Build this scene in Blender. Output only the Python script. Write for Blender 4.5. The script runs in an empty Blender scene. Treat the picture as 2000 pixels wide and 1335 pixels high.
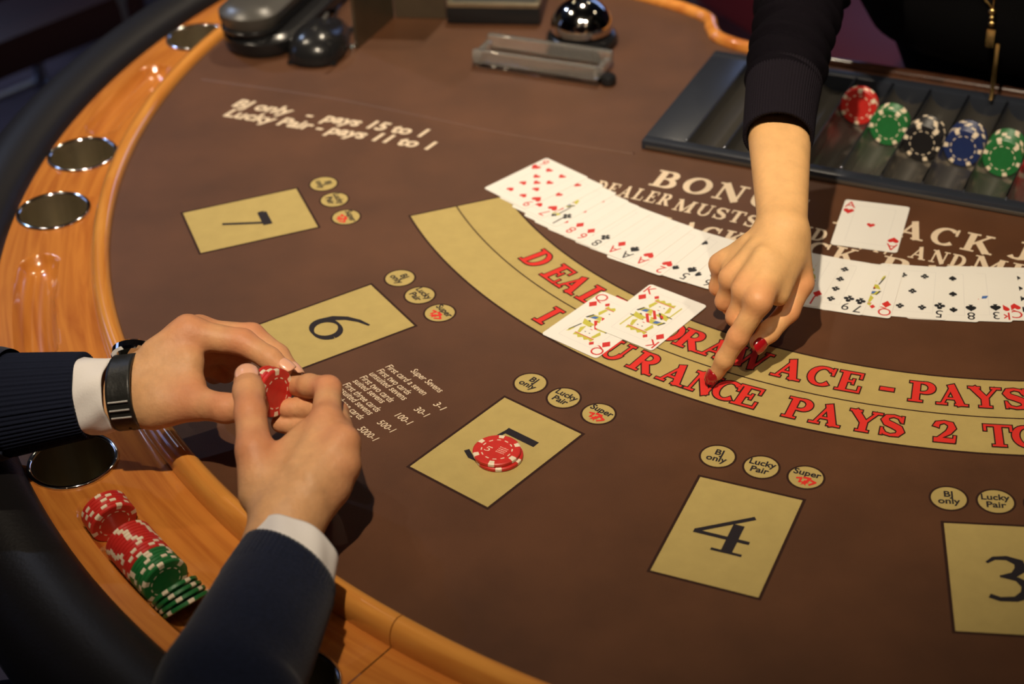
import bpy, bmesh, math, random
import numpy as np
from mathutils import Vector, Matrix
random.seed(7)
RNG = np.random.default_rng(7)
PI = math.pi
scene = bpy.context.scene
COL = scene.collection

# ------------------------------------------------------------------ camera
# felt of the card table is z = 0, the floor is at FLOOR
FLOOR = -0.78
CEIL = 1.95
F_PX, PITCH, ROLL, CAM_H = 3490.88, 0.603815, -0.050262, 0.908266
IMG_W, IMG_H = 2000.0, 1335.0
FWD = np.array([0.0, math.cos(PITCH), -math.sin(PITCH)])
UP0 = np.array([0.0, math.sin(PITCH), math.cos(PITCH)])
RT0 = np.array([1.0, 0.0, 0.0])
RT = math.cos(ROLL) * RT0 + math.sin(ROLL) * UP0
UPV = -math.sin(ROLL) * RT0 + math.cos(ROLL) * UP0
CAM = np.array([0.0, 0.0, CAM_H])
cam_data = bpy.data.cameras.new('camera')
cam_data.sensor_width = 36.0
cam_data.lens = F_PX / IMG_W * 36.0
cam_data.clip_start = 0.02
cam_data.dof.use_dof = True
cam_data.dof.focus_distance = 1.50
cam_data.dof.aperture_fstop = 4.8
cam = bpy.data.objects.new('camera', cam_data)
COL.objects.link(cam)
M = Matrix(((RT[0], UPV[0], -FWD[0], 0), (RT[1], UPV[1], -FWD[1], 0), (RT[2], UPV[2], -FWD[2], CAM_H), (0, 0, 0, 1)))
cam.matrix_world = M
scene.camera = cam

def G(px, py, z=0.0):
    """photo pixel -> point on the horizontal plane at height z"""
    d = ((px - IMG_W / 2) * RT + (IMG_H / 2 - py) * UPV) / F_PX + FWD
    return CAM + d * ((z - CAM_H) / d[2])

# ------------------------------------------------------------------ world, light, exposure
world = bpy.data.worlds.new('world')
scene.world = world
world.use_nodes = True
bg = world.node_tree.nodes['Background']
bg.inputs[0].default_value = (0.35, 0.38, 0.5, 1)
bg.inputs[1].default_value = 0.02

vs = scene.view_settings
vs.view_transform = 'Standard'
vs.look = 'None'
vs.gamma = 1.0
vs.use_curve_mapping = False
vs.exposure = 0.0

# ceiling downlights: (x, y, aim x, aim y, power, cone deg, blend, colour)
WARM = (1.0, 0.84, 0.63)
DOWNLIGHTS = [
    (-0.16, 0.38, 0.10, 1.72, 205.0, 50, 1.0, WARM),
    (0.62, 0.25, 0.36, 1.75, 50.0, 36, 1.0, WARM),
    (0.25, 2.75, -0.02, 1.98, 85.0, 40, 1.0, WARM),
    (-1.05, 2.10, -0.45, 1.80, 46.0, 46, 1.0, WARM),
    (-1.6, 3.4, -1.3, 2.9, 95.0, 90, 1.0, (0.50, 0.66, 1.0)),  # added unseen fill: lifts the background floor, puts blue on the pad
]

# ------------------------------------------------------------------ helpers: colour, material
def lin(c):
    c = c / 255.0
    return c / 12.92 if c <= 0.04045 else ((c + 0.055) / 1.055) ** 2.4

def rgb(r, g, b):
    return (lin(r), lin(g), lin(b), 1.0)

MATS = {}
def mat(name, col, rough=0.5, metal=0.0, var=0.0, vscale=40.0, bump=0.0, bscale=200.0, coat=0.0, spec=0.5,
        sss=0.0, sheen=0.0, emit=None, estr=0.0, trans=0.0, ior=1.45, stretch=None, attr_red=None):
    if name in MATS:
        return MATS[name]
    m = bpy.data.materials.new(name)
    m.use_nodes = True
    nt = m.node_tree
    b = nt.nodes['Principled BSDF']
    b.inputs['Base Color'].default_value = col
    b.inputs['Roughness'].default_value = rough
    b.inputs['Metallic'].default_value = metal
    b.inputs['Specular IOR Level'].default_value = spec
    b.inputs['IOR'].default_value = ior
    b.inputs['Coat Weight'].default_value = coat
    b.inputs['Coat Roughness'].default_value = 0.08
    b.inputs['Transmission Weight'].default_value = trans
    if sheen:
        b.inputs['Sheen Weight'].default_value = sheen
        b.inputs['Sheen Roughness'].default_value = 0.5
    if sss:
        b.inputs['Subsurface Weight'].default_value = sss
        b.inputs['Subsurface Radius'].default_value = (1.0, 0.35, 0.2)
        b.inputs['Subsurface Scale'].default_value = 0.004
    if emit is not None:
        b.inputs['Emission Color'].default_value = emit
        b.inputs['Emission Strength'].default_value = estr
    tc = nt.nodes.new('ShaderNodeTexCoord')
    src = tc.outputs['Object']
    if stretch is not None:
        mp = nt.nodes.new('ShaderNodeMapping')
        mp.inputs['Scale'].default_value = stretch
        nt.links.new(src, mp.inputs['Vector'])
        src = mp.outputs['Vector']
    last = None
    if var > 0:
        n = nt.nodes.new('ShaderNodeTexNoise')
        n.inputs['Scale'].default_value = vscale
        n.inputs['Detail'].default_value = 5.0
        n.inputs['Roughness'].default_value = 0.6
        nt.links.new(src, n.inputs['Vector'])
        r = nt.nodes.new('ShaderNodeValToRGB')
        r.color_ramp.elements[0].position = 0.3
        r.color_ramp.elements[1].position = 0.7
        r.color_ramp.elements[0].color = tuple(max(0, c * (1 - var)) for c in col[:3]) + (1,)
        r.color_ramp.elements[1].color = tuple(min(1, c * (1 + var)) for c in col[:3]) + (1,)
        nt.links.new(n.outputs['Fac'], r.inputs['Fac'])
        nt.links.new(r.outputs['Color'], b.inputs['Base Color'])
        last = r.outputs['Color']
    if attr_red is not None:
        at = nt.nodes.new('ShaderNodeAttribute')
        at.attribute_name = 'flush'
        mx = nt.nodes.new('ShaderNodeMix')
        mx.data_type = 'RGBA'
        nt.links.new(at.outputs['Fac'], mx.inputs[0])
        if last is not None:
            nt.links.new(last, mx.inputs[6])
        else:
            mx.inputs[6].default_value = col
        mx.inputs[7].default_value = attr_red
        nt.links.new(mx.outputs[2], b.inputs['Base Color'])
    if bump > 0:
        n2 = nt.nodes.new('ShaderNodeTexNoise')
        n2.inputs['Scale'].default_value = bscale
        n2.inputs['Detail'].default_value = 4.0
        nt.links.new(src, n2.inputs['Vector'])
        bp = nt.nodes.new('ShaderNodeBump')
        bp.inputs['Strength'].default_value = bump
        bp.inputs['Distance'].default_value = 0.001
        nt.links.new(n2.outputs['Fac'], bp.inputs['Height'])
        nt.links.new(bp.outputs['Normal'], b.inputs['Normal'])
    MATS[name] = m
    return m

def wood_mat(name, base, dark, along='polar', scale=1.0, rough=0.22):
    """varnished wood; grain runs along the rail (polar about the table centre) or along x"""
    if name in MATS:
        return MATS[name]
    m = bpy.data.materials.new(name)
    m.use_nodes = True
    nt = m.node_tree
    b = nt.nodes['Principled BSDF']
    b.inputs['Roughness'].default_value = rough
    b.inputs['Coat Weight'].default_value = 0.9
    b.inputs['Coat Roughness'].default_value = 0.06
    tc = nt.nodes.new('ShaderNodeTexCoord')
    if along == 'polar':
        ge = nt.nodes.new('ShaderNodeNewGeometry')
        sub = nt.nodes.new('ShaderNodeVectorMath'); sub.operation = 'SUBTRACT'
        sub.inputs[1].default_value = (CR[0], CR[1], 0)
        nt.links.new(ge.outputs['Position'], sub.inputs[0])
        sp = nt.nodes.new('ShaderNodeSeparateXYZ')
        nt.links.new(sub.outputs[0], sp.inputs[0])
        at = nt.nodes.new('ShaderNodeMath'); at.operation = 'ARCTAN2'
        nt.links.new(sp.outputs[1], at.inputs[0]); nt.links.new(sp.outputs[0], at.inputs[1])
        ln = nt.nodes.new('ShaderNodeVectorMath'); ln.operation = 'LENGTH'
        nt.links.new(sub.outputs[0], ln.inputs[0])
        cb = nt.nodes.new('ShaderNodeCombineXYZ')
        m1 = nt.nodes.new('ShaderNodeMath'); m1.operation = 'MULTIPLY'; m1.inputs[1].default_value = 6.0
        m2 = nt.nodes.new('ShaderNodeMath'); m2.operation = 'MULTIPLY'; m2.inputs[1].default_value = 90.0
        nt.links.new(at.outputs[0], m1.inputs[0]); nt.links.new(ln.outputs['Value'], m2.inputs[0])
        nt.links.new(m1.outputs[0], cb.inputs[0]); nt.links.new(m2.outputs[0], cb.inputs[1])
        vec = cb.outputs[0]
    else:
        mp = nt.nodes.new('ShaderNodeMapping')
        mp.inputs['Scale'].default_value = (3 * scale, 45 * scale, 45 * scale)
        nt.links.new(tc.outputs['Object'], mp.inputs['Vector'])
        vec = mp.outputs[0]
    n = nt.nodes.new('ShaderNodeTexNoise')
    n.inputs['Scale'].default_value = 1.3
    n.inputs['Detail'].default_value = 7.0
    n.inputs['Distortion'].default_value = 0.6
    nt.links.new(vec, n.inputs['Vector'])
    r = nt.nodes.new('ShaderNodeValToRGB')
    r.color_ramp.elements[0].position = 0.28; r.color_ramp.elements[0].color = dark
    r.color_ramp.elements[1].position = 0.62; r.color_ramp.elements[1].color = base
    nt.links.new(n.outputs['Fac'], r.inputs['Fac'])
    nt.links.new(r.outputs['Color'], b.inputs['Base Color'])
    MATS[name] = m
    return m

# ------------------------------------------------------------------ helpers: objects
def set_parent(o, p):
    o.parent = p
    inv = Matrix.Identity(4)
    chain = []
    q = p
    while q is not None:
        chain.append(q)
        q = q.parent
    wm = Matrix.Identity(4)
    for c in reversed(chain):
        wm = wm @ c.matrix_parent_inverse @ c.matrix_basis
    o.matrix_parent_inverse = wm.inverted()

def tag(o, label=None, cat=None, group=None, kind=None):
    if label: o['label'] = label
    if cat: o['category'] = cat
    if group: o['group'] = group
    if kind: o['kind'] = kind
    return o

def empty(name, loc, label=None, cat=None, group=None):
    o = bpy.data.objects.new(name, None)
    o.empty_display_size = 0.02
    o.location = loc
    COL.objects.link(o)
    return tag(o, label, cat, group)

def obj(name, verts, faces, mats, parent=None, fm=None, smooth=False, keep_local=False):
    me = bpy.data.meshes.new(name)
    me.from_pydata([tuple(map(float, v)) for v in verts], [], [tuple(int(i) for i in f) for f in faces])
    if not isinstance(mats, (list, tuple)):
        mats = [mats]
    for m in mats:
        me.materials.append(m)
    if fm is not None:
        me.polygons.foreach_set('material_index', np.asarray(fm, dtype=np.int32))
    if smooth:
        me.polygons.foreach_set('use_smooth', np.ones(len(me.polygons), dtype=bool))
    me.update()
    o = bpy.data.objects.new(name, me)
    COL.objects.link(o)
    if parent is not None:
        if keep_local:
            o.parent = parent
        else:
            set_parent(o, parent)
    return o

def smooth_by_angle(o, deg=35):
    bm = bmesh.new(); bm.from_mesh(o.data)
    a = math.radians(deg)
    for f in bm.faces: f.smooth = True
    for e in bm.edges:
        if len(e.link_faces) == 2 and e.calc_face_angle(0) > a:
            e.smooth = False
    bm.to_mesh(o.data); bm.free()
    return o

class MB:
    """collects pieces of one mesh"""
    def __init__(self):
        self.v = []; self.f = []; self.m = []
    def add(self, verts, faces, mi=0):
        k = len(self.v)
        self.v.extend([tuple(map(float, p)) for p in verts])
        for f in faces:
            self.f.append(tuple(int(i) + k for i in f)); self.m.append(mi)
        return self
    def box(self, c, s, R=None, mi=0, bevel=0.0):
        c = np.asarray(c, float); h = np.asarray(s, float) / 2
        if bevel > 0:
            bm = bmesh.new()
            bmesh.ops.create_cube(bm, size=1.0)
            for v in bm.verts: v.co = Vector((v.co.x * s[0], v.co.y * s[1], v.co.z * s[2]))
            bmesh.ops.bevel(bm, geom=list(bm.edges), offset=bevel, segments=2, profile=0.6, affect='EDGES')
            bm.verts.index_update()
            vs_ = np.array([v.co[:] for v in bm.verts]); fs = [[v.index for v in f.verts] for f in bm.faces]
            bm.free()
        else:
            vs_ = np.array([(x, y, z) for z in (-h[2], h[2]) for y in (-h[1], h[1]) for x in (-h[0], h[0])])
            fs = [(0, 2, 3, 1), (4, 5, 7, 6), (0, 1, 5, 4), (2, 6, 7, 3), (0, 4, 6, 2), (1, 3, 7, 5)]
        if R is not None: vs_ = vs_ @ np.asarray(R).T
        return self.add(vs_ + c, fs, mi)
    def lathe(self, prof, c=(0, 0, 0), n=48, R=None, mi=0, mis=None, cap=False):
        vs_ = []; fs = []
        for (r, z) in prof:
            for k in range(n):
                a = 2 * PI * k / n
                vs_.append((r * math.cos(a), r * math.sin(a), z))
        m0 = len(self.m)
        for i in range(len(prof) - 1):
            for k in range(n):
                k2 = (k + 1) % n
                fs.append((i * n + k, i * n + k2, (i + 1) * n + k2, (i + 1) * n + k))
        if cap:
            fs.append(tuple(range(n))[::-1]); fs.append(tuple((len(prof) - 1) * n + k for k in range(n)))
        vs_ = np.array(vs_)
        if R is not None: vs_ = vs_ @ np.asarray(R).T
        self.add(vs_ + np.asarray(c, float), fs, mi)
        if mis is not None:
            for i in range(len(prof) - 1):
                for k in range(n): self.m[m0 + i * n + k] = mis[i]
        return self
    def tube(self, path, rad, n=16, mi=0, cap=True):
        path = np.asarray(path, float)
        rad = np.broadcast_to(np.asarray(rad, float), (len(path),))
        T_, N_, B_ = frames(path)
        vs_ = []; fs = []
        for p, r, nn, bb in zip(path, rad, N_, B_):
            for k in range(n):
                a = 2 * PI * k / n
                vs_.append(p + r * (math.cos(a) * nn + math.sin(a) * bb))
        for i in range(len(path) - 1):
            for k in range(n):
                k2 = (k + 1) % n
                fs.append((i * n + k, i * n + k2, (i + 1) * n + k2, (i + 1) * n + k))
        if cap:
            fs.append(tuple(range(n))[::-1]); fs.append(tuple((len(path) - 1) * n + k for k in range(n)))
        return self.add(vs_, fs, mi)
    def build(self, name, mats, parent=None, smooth=None, keep_local=False):
        o = obj(name, self.v, self.f, mats, parent, fm=self.m, keep_local=keep_local)
        if smooth is not None: smooth_by_angle(o, smooth)
        return o

def frames(path, up=None):
    path = np.asarray(path, float)
    T_ = np.gradient(path, axis=0)
    T_ /= np.linalg.norm(T_, axis=1, keepdims=True) + 1e-12
    up = np.array([0, 0, 1.0]) if up is None else np.asarray(up, float)
    if abs(T_[0] @ up) > 0.95: up = np.array([0, 1.0, 0])
    n = up - (up @ T_[0]) * T_[0]; n /= np.linalg.norm(n)
    N_ = [n]
    for t in T_[1:]:
        n = N_[-1] - (N_[-1] @ t) * t
        N_.append(n / np.linalg.norm(n))
    N_ = np.array(N_)
    return T_, N_, np.cross(T_, N_)

def catmull(pts, per=8):
    P = np.asarray(pts, float)
    P = np.vstack([2 * P[0] - P[1], P, 2 * P[-1] - P[-2]])
    out = []
    for i in range(1, len(P) - 2):
        for k in range(per):
            t = k / per
            a, b, c, d = P[i - 1], P[i], P[i + 1], P[i + 2]
            out.append(0.5 * ((2 * b) + (-a + c) * t + (2 * a - 5 * b + 4 * c - d) * t * t + (-a + 3 * b - 3 * c + d) * t ** 3))
    out.append(P[-2])
    return np.array(out)

ORD = ['first', 'second', 'third', 'fourth', 'fifth', 'sixth', 'seventh', 'eighth', 'ninth', 'tenth', 'eleventh', 'twelfth']
def rotz(a):
    c, s = math.cos(a), math.sin(a)
    return np.array([[c, -s, 0], [s, c, 0], [0, 0, 1.0]])

def basis(x, y, z):
    return np.stack([x, y, z], axis=1)

def unit(v):
    v = np.asarray(v, float)
    return v / np.linalg.norm(v)
# ------------------------------------------------------------------ table geometry constants
CB = np.array([0.49463, 1.73235])          # centre of the printed band
CR = np.array([0.488, 1.643])              # centre of the round rail
AX = math.radians(63.5)                    # direction from the players to the dealer
AV = np.array([math.cos(AX), math.sin(AX)])
LV = np.array([math.sin(AX), -math.cos(AX)])
R_IN = 0.889
def UV(u, v, z=0.0):
    p = CR + u * LV + v * AV
    return np.array([p[0], p[1], z])
def P_R(r, a, z=0.0):
    return np.array([CR[0] + r * math.cos(a), CR[1] + r * math.sin(a), z])

# ------------------------------------------------------------------ materials of the table
M_FELT = mat('felt_brown', (0.089, 0.0355, 0.0155, 1), rough=0.54, var=0.2, vscale=9, bump=0.25, bscale=900, spec=0.4, sheen=0.0)
M_YELLOW = mat('print_mustard', (0.415, 0.315, 0.112, 1), rough=0.7, var=0.05, vscale=60, bump=0.15, bscale=900, spec=0.2)
M_DARK = mat('print_dark', (0.030, 0.012, 0.008, 1), rough=0.7, spec=0.2)
M_INK = mat('print_ink', (0.020, 0.016, 0.020, 1), rough=0.7, spec=0.2)
M_RED = mat('print_red', (0.62, 0.030, 0.022, 1), rough=0.65, spec=0.25)
M_CREAM = mat('print_cream', (0.66, 0.53, 0.38, 1), rough=0.7, spec=0.2)
M_WOOD = wood_mat('rail_wood', rgb(200, 126, 54), rgb(172, 98, 40))
M_WOOD2 = wood_mat('lip_wood', rgb(216, 148, 68), rgb(196, 122, 52))
M_VINYL = mat('black_vinyl', (0.009, 0.008, 0.009, 1), rough=0.46, bump=0.25, bscale=350, spec=0.32)
M_CHROME = mat('chrome', (0.78, 0.76, 0.72, 1), rough=0.08, metal=1.0)
M_STEEL = mat('brushed_steel', (0.46, 0.40, 0.28, 1), rough=0.30, metal=0.9, var=0.12, vscale=60, stretch=(1, 1, 0.02))
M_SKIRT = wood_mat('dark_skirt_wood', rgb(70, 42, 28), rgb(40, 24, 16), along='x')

# ------------------------------------------------------------------ room
M_CARPET = mat('carpet', (0.060, 0.048, 0.060, 1), rough=0.95, var=0.9, vscale=2.2, bump=0.6, bscale=300, spec=0.1)
M_WALL = mat('wall_paint', (0.10, 0.035, 0.03, 1), rough=0.8, var=0.1, vscale=4)
M_CEIL = mat('ceiling_paint', (0.05, 0.045, 0.045, 1), rough=0.9, var=0.05, vscale=4)
X0, X1, Y0, Y1 = -3.6, 3.8, -2.2, 5.2
def slab(name, c, s, m):
    o = MB().box(c, s).build(name, m)
    return tag(o, kind='structure')
slab('floor', ((X0 + X1) / 2, (Y0 + Y1) / 2, FLOOR - 0.05), (X1 - X0, Y1 - Y0, 0.1), M_CARPET)
slab('ceiling', ((X0 + X1) / 2, (Y0 + Y1) / 2, CEIL + 0.05), (X1 - X0, Y1 - Y0, 0.1), M_CEIL)
HH = CEIL - FLOOR
slab('wall_left', (X0 - 0.05, (Y0 + Y1) / 2, (CEIL + FLOOR) / 2), (0.1, Y1 - Y0 + 0.2, HH), M_WALL)
slab('wall_right', (X1 + 0.05, (Y0 + Y1) / 2, (CEIL + FLOOR) / 2), (0.1, Y1 - Y0 + 0.2, HH), M_WALL)
slab('wall_back', ((X0 + X1) / 2, Y1 + 0.05, (CEIL + FLOOR) / 2), (X1 - X0, 0.1, HH), M_WALL)
slab('wall_front', ((X0 + X1) / 2, Y0 - 0.05, (CEIL + FLOOR) / 2), (X1 - X0, 0.1, HH), M_WALL)

# ceiling lamps (each with its own light)
M_BULB = mat('lamp_glow', (1, 0.9, 0.7, 1), emit=(1.0, 0.82, 0.58, 1), estr=55.0)
M_LAMPRING = mat('lamp_ring', (0.5, 0.5, 0.5, 1), rough=0.3, metal=1.0)
for i, (x, y, tx, ty, pw, cone, bl, colr) in enumerate(DOWNLIGHTS):
    where = ['behind the person in navy', 'facing the dealer across the table', 'above the dealer', 'above the far end of the rail', 'above the bare carpet beyond the empty stool'][i]
    t = empty('ceiling_spotlight', (x, y, CEIL), ('round warm ceiling spotlight ' if i < 4 else 'round cool blue fill lamp added to the ceiling ') + where, 'lamp', 'ceiling spotlights')
    d = unit(np.array([tx, ty, 0.0]) - np.array([x, y, CEIL]))
    MB().lathe([(0.045, 0.0), (0.06, 0.0), (0.06, -0.012), (0.045, -0.016), (0.043, -0.004)], (x, y, CEIL - 0.001), 40).build('ring', M_LAMPRING, t, 40)
    MB().lathe([(0.0001, -0.003), (0.043, -0.003)], (x, y, CEIL - 0.002), 32).build('bulb', M_BULB, t)
    ld = bpy.data.lights.new('spotlight', 'SPOT')
    ld.energy = pw; ld.color = colr; ld.spot_size = math.radians(cone); ld.spot_blend = bl; ld.shadow_soft_size = 0.022
    lo = bpy.data.objects.new('spotlight', ld)
    COL.objects.link(lo)
    lo.location = (x, y, CEIL - 0.04)
    lo.rotation_euler = Vector(d).to_track_quat('-Z', 'Y').to_euler()
    set_parent(lo, t)

# extra unseen ceiling bulbs, added for more glints on chrome and rail
for i, (x, y) in enumerate(((-0.9, -1.2), (0.9, -1.2), (1.7, 0.6), (1.7, 2.2), (0.9, 3.8), (-0.5, 4.2))):
    t = empty('added_glint_bulb', (x, y, CEIL), '%s small ceiling bulb added for glints in the ring around the table, counted from the front wall' % ORD[i], 'lamp', 'added glint bulbs')
    MB().lathe([(0.045, 0.0), (0.06, 0.0), (0.06, -0.012), (0.045, -0.016), (0.043, -0.004)], (x, y, CEIL - 0.001), 32).build('ring', M_LAMPRING, t, 40)
    MB().lathe([(0.0001, -0.003), (0.043, -0.003)], (x, y, CEIL - 0.002), 32).build('bulb', M_BULB, t)
# unseen screens, added on the far walls to make the cool glints
M_GLINT_SCREEN = mat('glint_screen_glow', (0.02, 0.02, 0.03, 1), emit=(0.35, 0.50, 1.0, 1), estr=1.6)
M_BEZEL = mat('glint_screen_bezel', (0.01, 0.01, 0.012, 1), rough=0.3)
for (c, s, sx, where) in [((X0 + 0.06, 3.2, 0.95), (0.06, 1.9, 1.0), 1, 'left'), ((2.0, Y1 - 0.06, 1.05), (1.9, 0.06, 0.9), 0, 'back')]:
    t = empty('added_glint_screen', (c[0], c[1], c[2] - s[2] / 2), 'wide blue glowing screen added for cool glints on the %s' % ('wall behind the seated player' if where == 'left' else 'wall behind the dealer'), 'screen')
    MB().box(c, s, bevel=0.008).build('frame', M_BEZEL, t)
    n = np.array([1, 0, 0]) if sx else np.array([0, -1, 0])
    sz = np.array(s) - 0.05; sz[0 if sx else 1] = 0.004
    MB().box(np.array(c) + n * 0.031, sz).build('panel', M_GLINT_SCREEN, t)

# ------------------------------------------------------------------ the table
table = empty('blackjack_table', (CR[0], CR[1], FLOOR), 'blackjack table with brown printed felt, varnished wooden rail and black padded armrest', 'table')

V_BACK, V_IN = 0.232, 0.128
# outline of the felt: round players' side, then the dealer's side with the stepped cut-out
a_end = math.asin(V_BACK / (R_IN + 0.004))
def ang_uv(u, v):
    p = u * LV + v * AV
    return math.atan2(p[1], p[0])
uu = math.sqrt((R_IN + 0.004) ** 2 - V_BACK ** 2)
A_L = ang_uv(-uu, V_BACK); A_R = ang_uv(uu, V_BACK)
if A_R < A_L: A_R += 2 * PI           # players' side runs counter-clockwise from A_L to A_R
def s_curve(sgn):
    pts = [(-0.60, 0.232), (-0.50, 0.231), (-0.445, 0.222), (-0.395, 0.208), (-0.357, 0.190), (-0.343, 0.165), (-0.325, 0.143), (-0.285, 0.130), (-0.22, 0.128)]
    c = catmull([(u * (1 if sgn < 0 else -1), v, 0) for (u, v) in pts], 6)
    return [(p[0], p[1]) for p in c]
left_s = s_curve(-1); right_s = s_curve(1)
outline = [P_R(R_IN + 0.004, A_L + (A_R - A_L) * k / 220)[:2] for k in range(221)]
outline += [UV(u, v)[:2] for (u, v) in right_s] + [UV(u, v)[:2] for (u, v) in left_s[::-1]]
TR_U0, TR_U1, TR_V0, TR_V1 = -0.315, 0.315, -0.134, 0.098   # the chip tray
hole = [UV(u, v)[:2] for (u, v) in ((TR_U0 + .006, TR_V0 + .006), (TR_U1 - .006, TR_V0 + .006), (TR_U1 - .006, TR_V1 - .006), (TR_U0 + .006, TR_V1 - .006))]

def flat_fill(loops, z):
    bm = bmesh.new()
    edges = []
    for lp in loops:
        vv = [bm.verts.new((p[0], p[1], z)) for p in lp]
        edges += [bm.edges.new((vv[i], vv[(i + 1) % len(vv)])) for i in range(len(vv))]
    bmesh.ops.triangle_fill(bm, use_beauty=True, edges=edges)
    for f in bm.faces:
        if f.normal.z < 0: f.normal_flip()
    bm.verts.index_update()
    v = [tuple(x.co) for x in bm.verts]; f = [[x.index for x in fc.verts] for fc in bm.faces]
    bm.free()
    return v, f
v, f = flat_fill([outline, hole], 0.0)
felt = obj('felt', v, f, M_FELT, table)
# the board the felt is glued on, a real slab with the same outline
v2, f2 = flat_fill([outline, hole], -0.0012)
n0 = len(v2)
vb = v2 + [(p[0], p[1], -0.045) for p in v2]
fb = [tuple(x) for x in f2] + [tuple(i + n0 for i in reversed(x)) for x in f2]
ec = {}
for fc in f2:
    for i in range(3):
        e = (fc[i], fc[(i + 1) % 3]); ec[tuple(sorted(e))] = ec.get(tuple(sorted(e)), []) + [e]
for k, e in ec.items():
    if len(e) == 1:
        a, b = e[0]
        fb.append((b, a, a + n0, b + n0))
obj('table_board', vb, fb, M_SKIRT, table)
# cloth seam across the felt
sp = [G(395, 154), G(650, 191), G(850, 231), G(1000, 262), G(1238, 300)]
sp = catmull([(p[0], p[1], 0) for p in sp], 6)
T_, N_, B_ = frames(sp)
sv = []; sf = []
for p, b in zip(sp, B_):
    for off, z in ((-0.0034, 0.0), (-0.0012, 0.0013), (0.0012, 0.0013), (0.0034, 0.0)):
        sv.append((p[0] + b[0] * off, p[1] + b[1] * off, z + 0.00005))
for i in range(len(sp) - 1):
    for k in range(3): sf.append((i * 4 + k, i * 4 + k + 1, i * 4 + k + 5, i * 4 + k + 4))
o = obj('felt_seam', sv, sf, M_FELT, table, smooth=True)

# rail: rounded lip, sunken wooden ring with troughs and cup holes, padded armrest
LIP = [(-0.0005, -0.004), (0.0000, 0.0018), (0.0012, 0.0052), (0.0042, 0.0080), (0.0085, 0.0092), (0.0128, 0.0080), (0.0162, 0.0046), (0.0184, -0.0005), (0.0192, -0.0065), (0.0186, -0.0110), (0.0186, -0.0160)]
PAD = [(0.000, -0.045), (0.0002, -0.014), (0.003, -0.006), (0.010, 0.0015), (0.024, 0.006), (0.040, 0.006), (0.056, 0.001), (0.071, -0.010), (0.082, -0.026), (0.087, -0.046), (0.083, -0.068), (0.068, -0.082)]
WOOD_Z = -0.013
R_FLAT0 = R_IN + 0.0190
CO, R_OUT = np.array([0.4701, 1.6004]), 0.9765      # circle where the wood meets the black pad
def r_out(a):
    """radius about CR, at angle a, of the outer edge of the wooden ring"""
    d = np.stack([np.cos(a), np.sin(a)], -1); w = CR - CO
    b = d @ w
    return -b + np.sqrt(b * b - w @ w + R_OUT ** 2)
def trough_r(a): return r_out(a) - 0.0385
def sweep(prof, r0, a0, a1, n, close=True, cen=None):
    cen = CR if cen is None else cen
    vs_ = []; fs = []
    m = len(prof)
    for k in range(n + 1):
        a = a0 + (a1 - a0) * k / n
        for (dr, z) in prof: vs_.append((cen[0] + (r0 + dr) * math.cos(a), cen[1] + (r0 + dr) * math.sin(a), z))
    for k in range(n):
        for j in range(m - 1):
            fs.append((k * m + j, (k + 1) * m + j, (k + 1) * m + j + 1, k * m + j + 1))
    if close:
        fs.append(tuple(range(m))[::-1]); fs.append(tuple(n * m + j for j in range(m)))
    return vs_, fs
def ang_px(px, py, z):
    p = G(px, py, z)[:2] - CR
    a = math.atan2(p[1], p[0])
    return a if a >= A_L - 0.01 else a + 2 * PI
J1 = ang_px(768, 1215, 0.008)                          # visible joint between rail segments
JOINTS = [A_L, math.radians(200), J1, J1 + 1.15, A_R]
JOINTS = [A_L, J1, J1 + 1.25, A_R]
GAP = 0.0006
# cups in the ring (centre angle, from the photo) and troughs (start, end)
CUPS_PX = [(385, 74), (160, 303), (108, 413), (165, 893), (640, 1282)]
R_CUP = 0.0360
def cup_r(a): return float(r_out(np.array([a]))[0]) - 0.0387
CUP_A = [ang_px(px, py, WOOD_Z) for (px, py) in CUPS_PX]
CUP_A += [2 * (AX + PI) - a for a in CUP_A[:4]]
CUP_A = [a if a > A_L else a + 2 * PI for a in CUP_A]
TR_A = [(ang_px(330, 128, WOOD_Z), ang_px(190, 262, WOOD_Z)), (ang_px(92, 496, WOOD_Z), ang_px(90, 700, WOOD_Z)), (ang_px(215, 955, WOOD_Z), ang_px(470, 1235, WOOD_Z))]
def wood_height(r, a):
    z = np.full(r.shape, WOOD_Z)
    for (t0, t1) in TR_A:
        c0, c1 = min(t0, t1), max(t0, t1)
        rt = 0.0198
        s = np.clip(a, c0 + rt / 0.94, c1 - rt / 0.94)
        d = np.sqrt(((a - s) * 0.94) ** 2 + (r - trough_r(a)) ** 2)
        dep = np.where(d < rt, np.sqrt(np.maximum(0.0212 ** 2 - d ** 2, 0)) - math.sqrt(0.0212 ** 2 - rt ** 2), 0.0)
        z = np.minimum(z, WOOD_Z - dep)
    for ca in CUP_A:
        d = np.sqrt(((a - ca) * cup_r(ca)) ** 2 + (r - cup_r(ca)) ** 2)
        z = np.where(d < R_CUP - 0.0008, -0.1, z)
    return z
nr = 46
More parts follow.
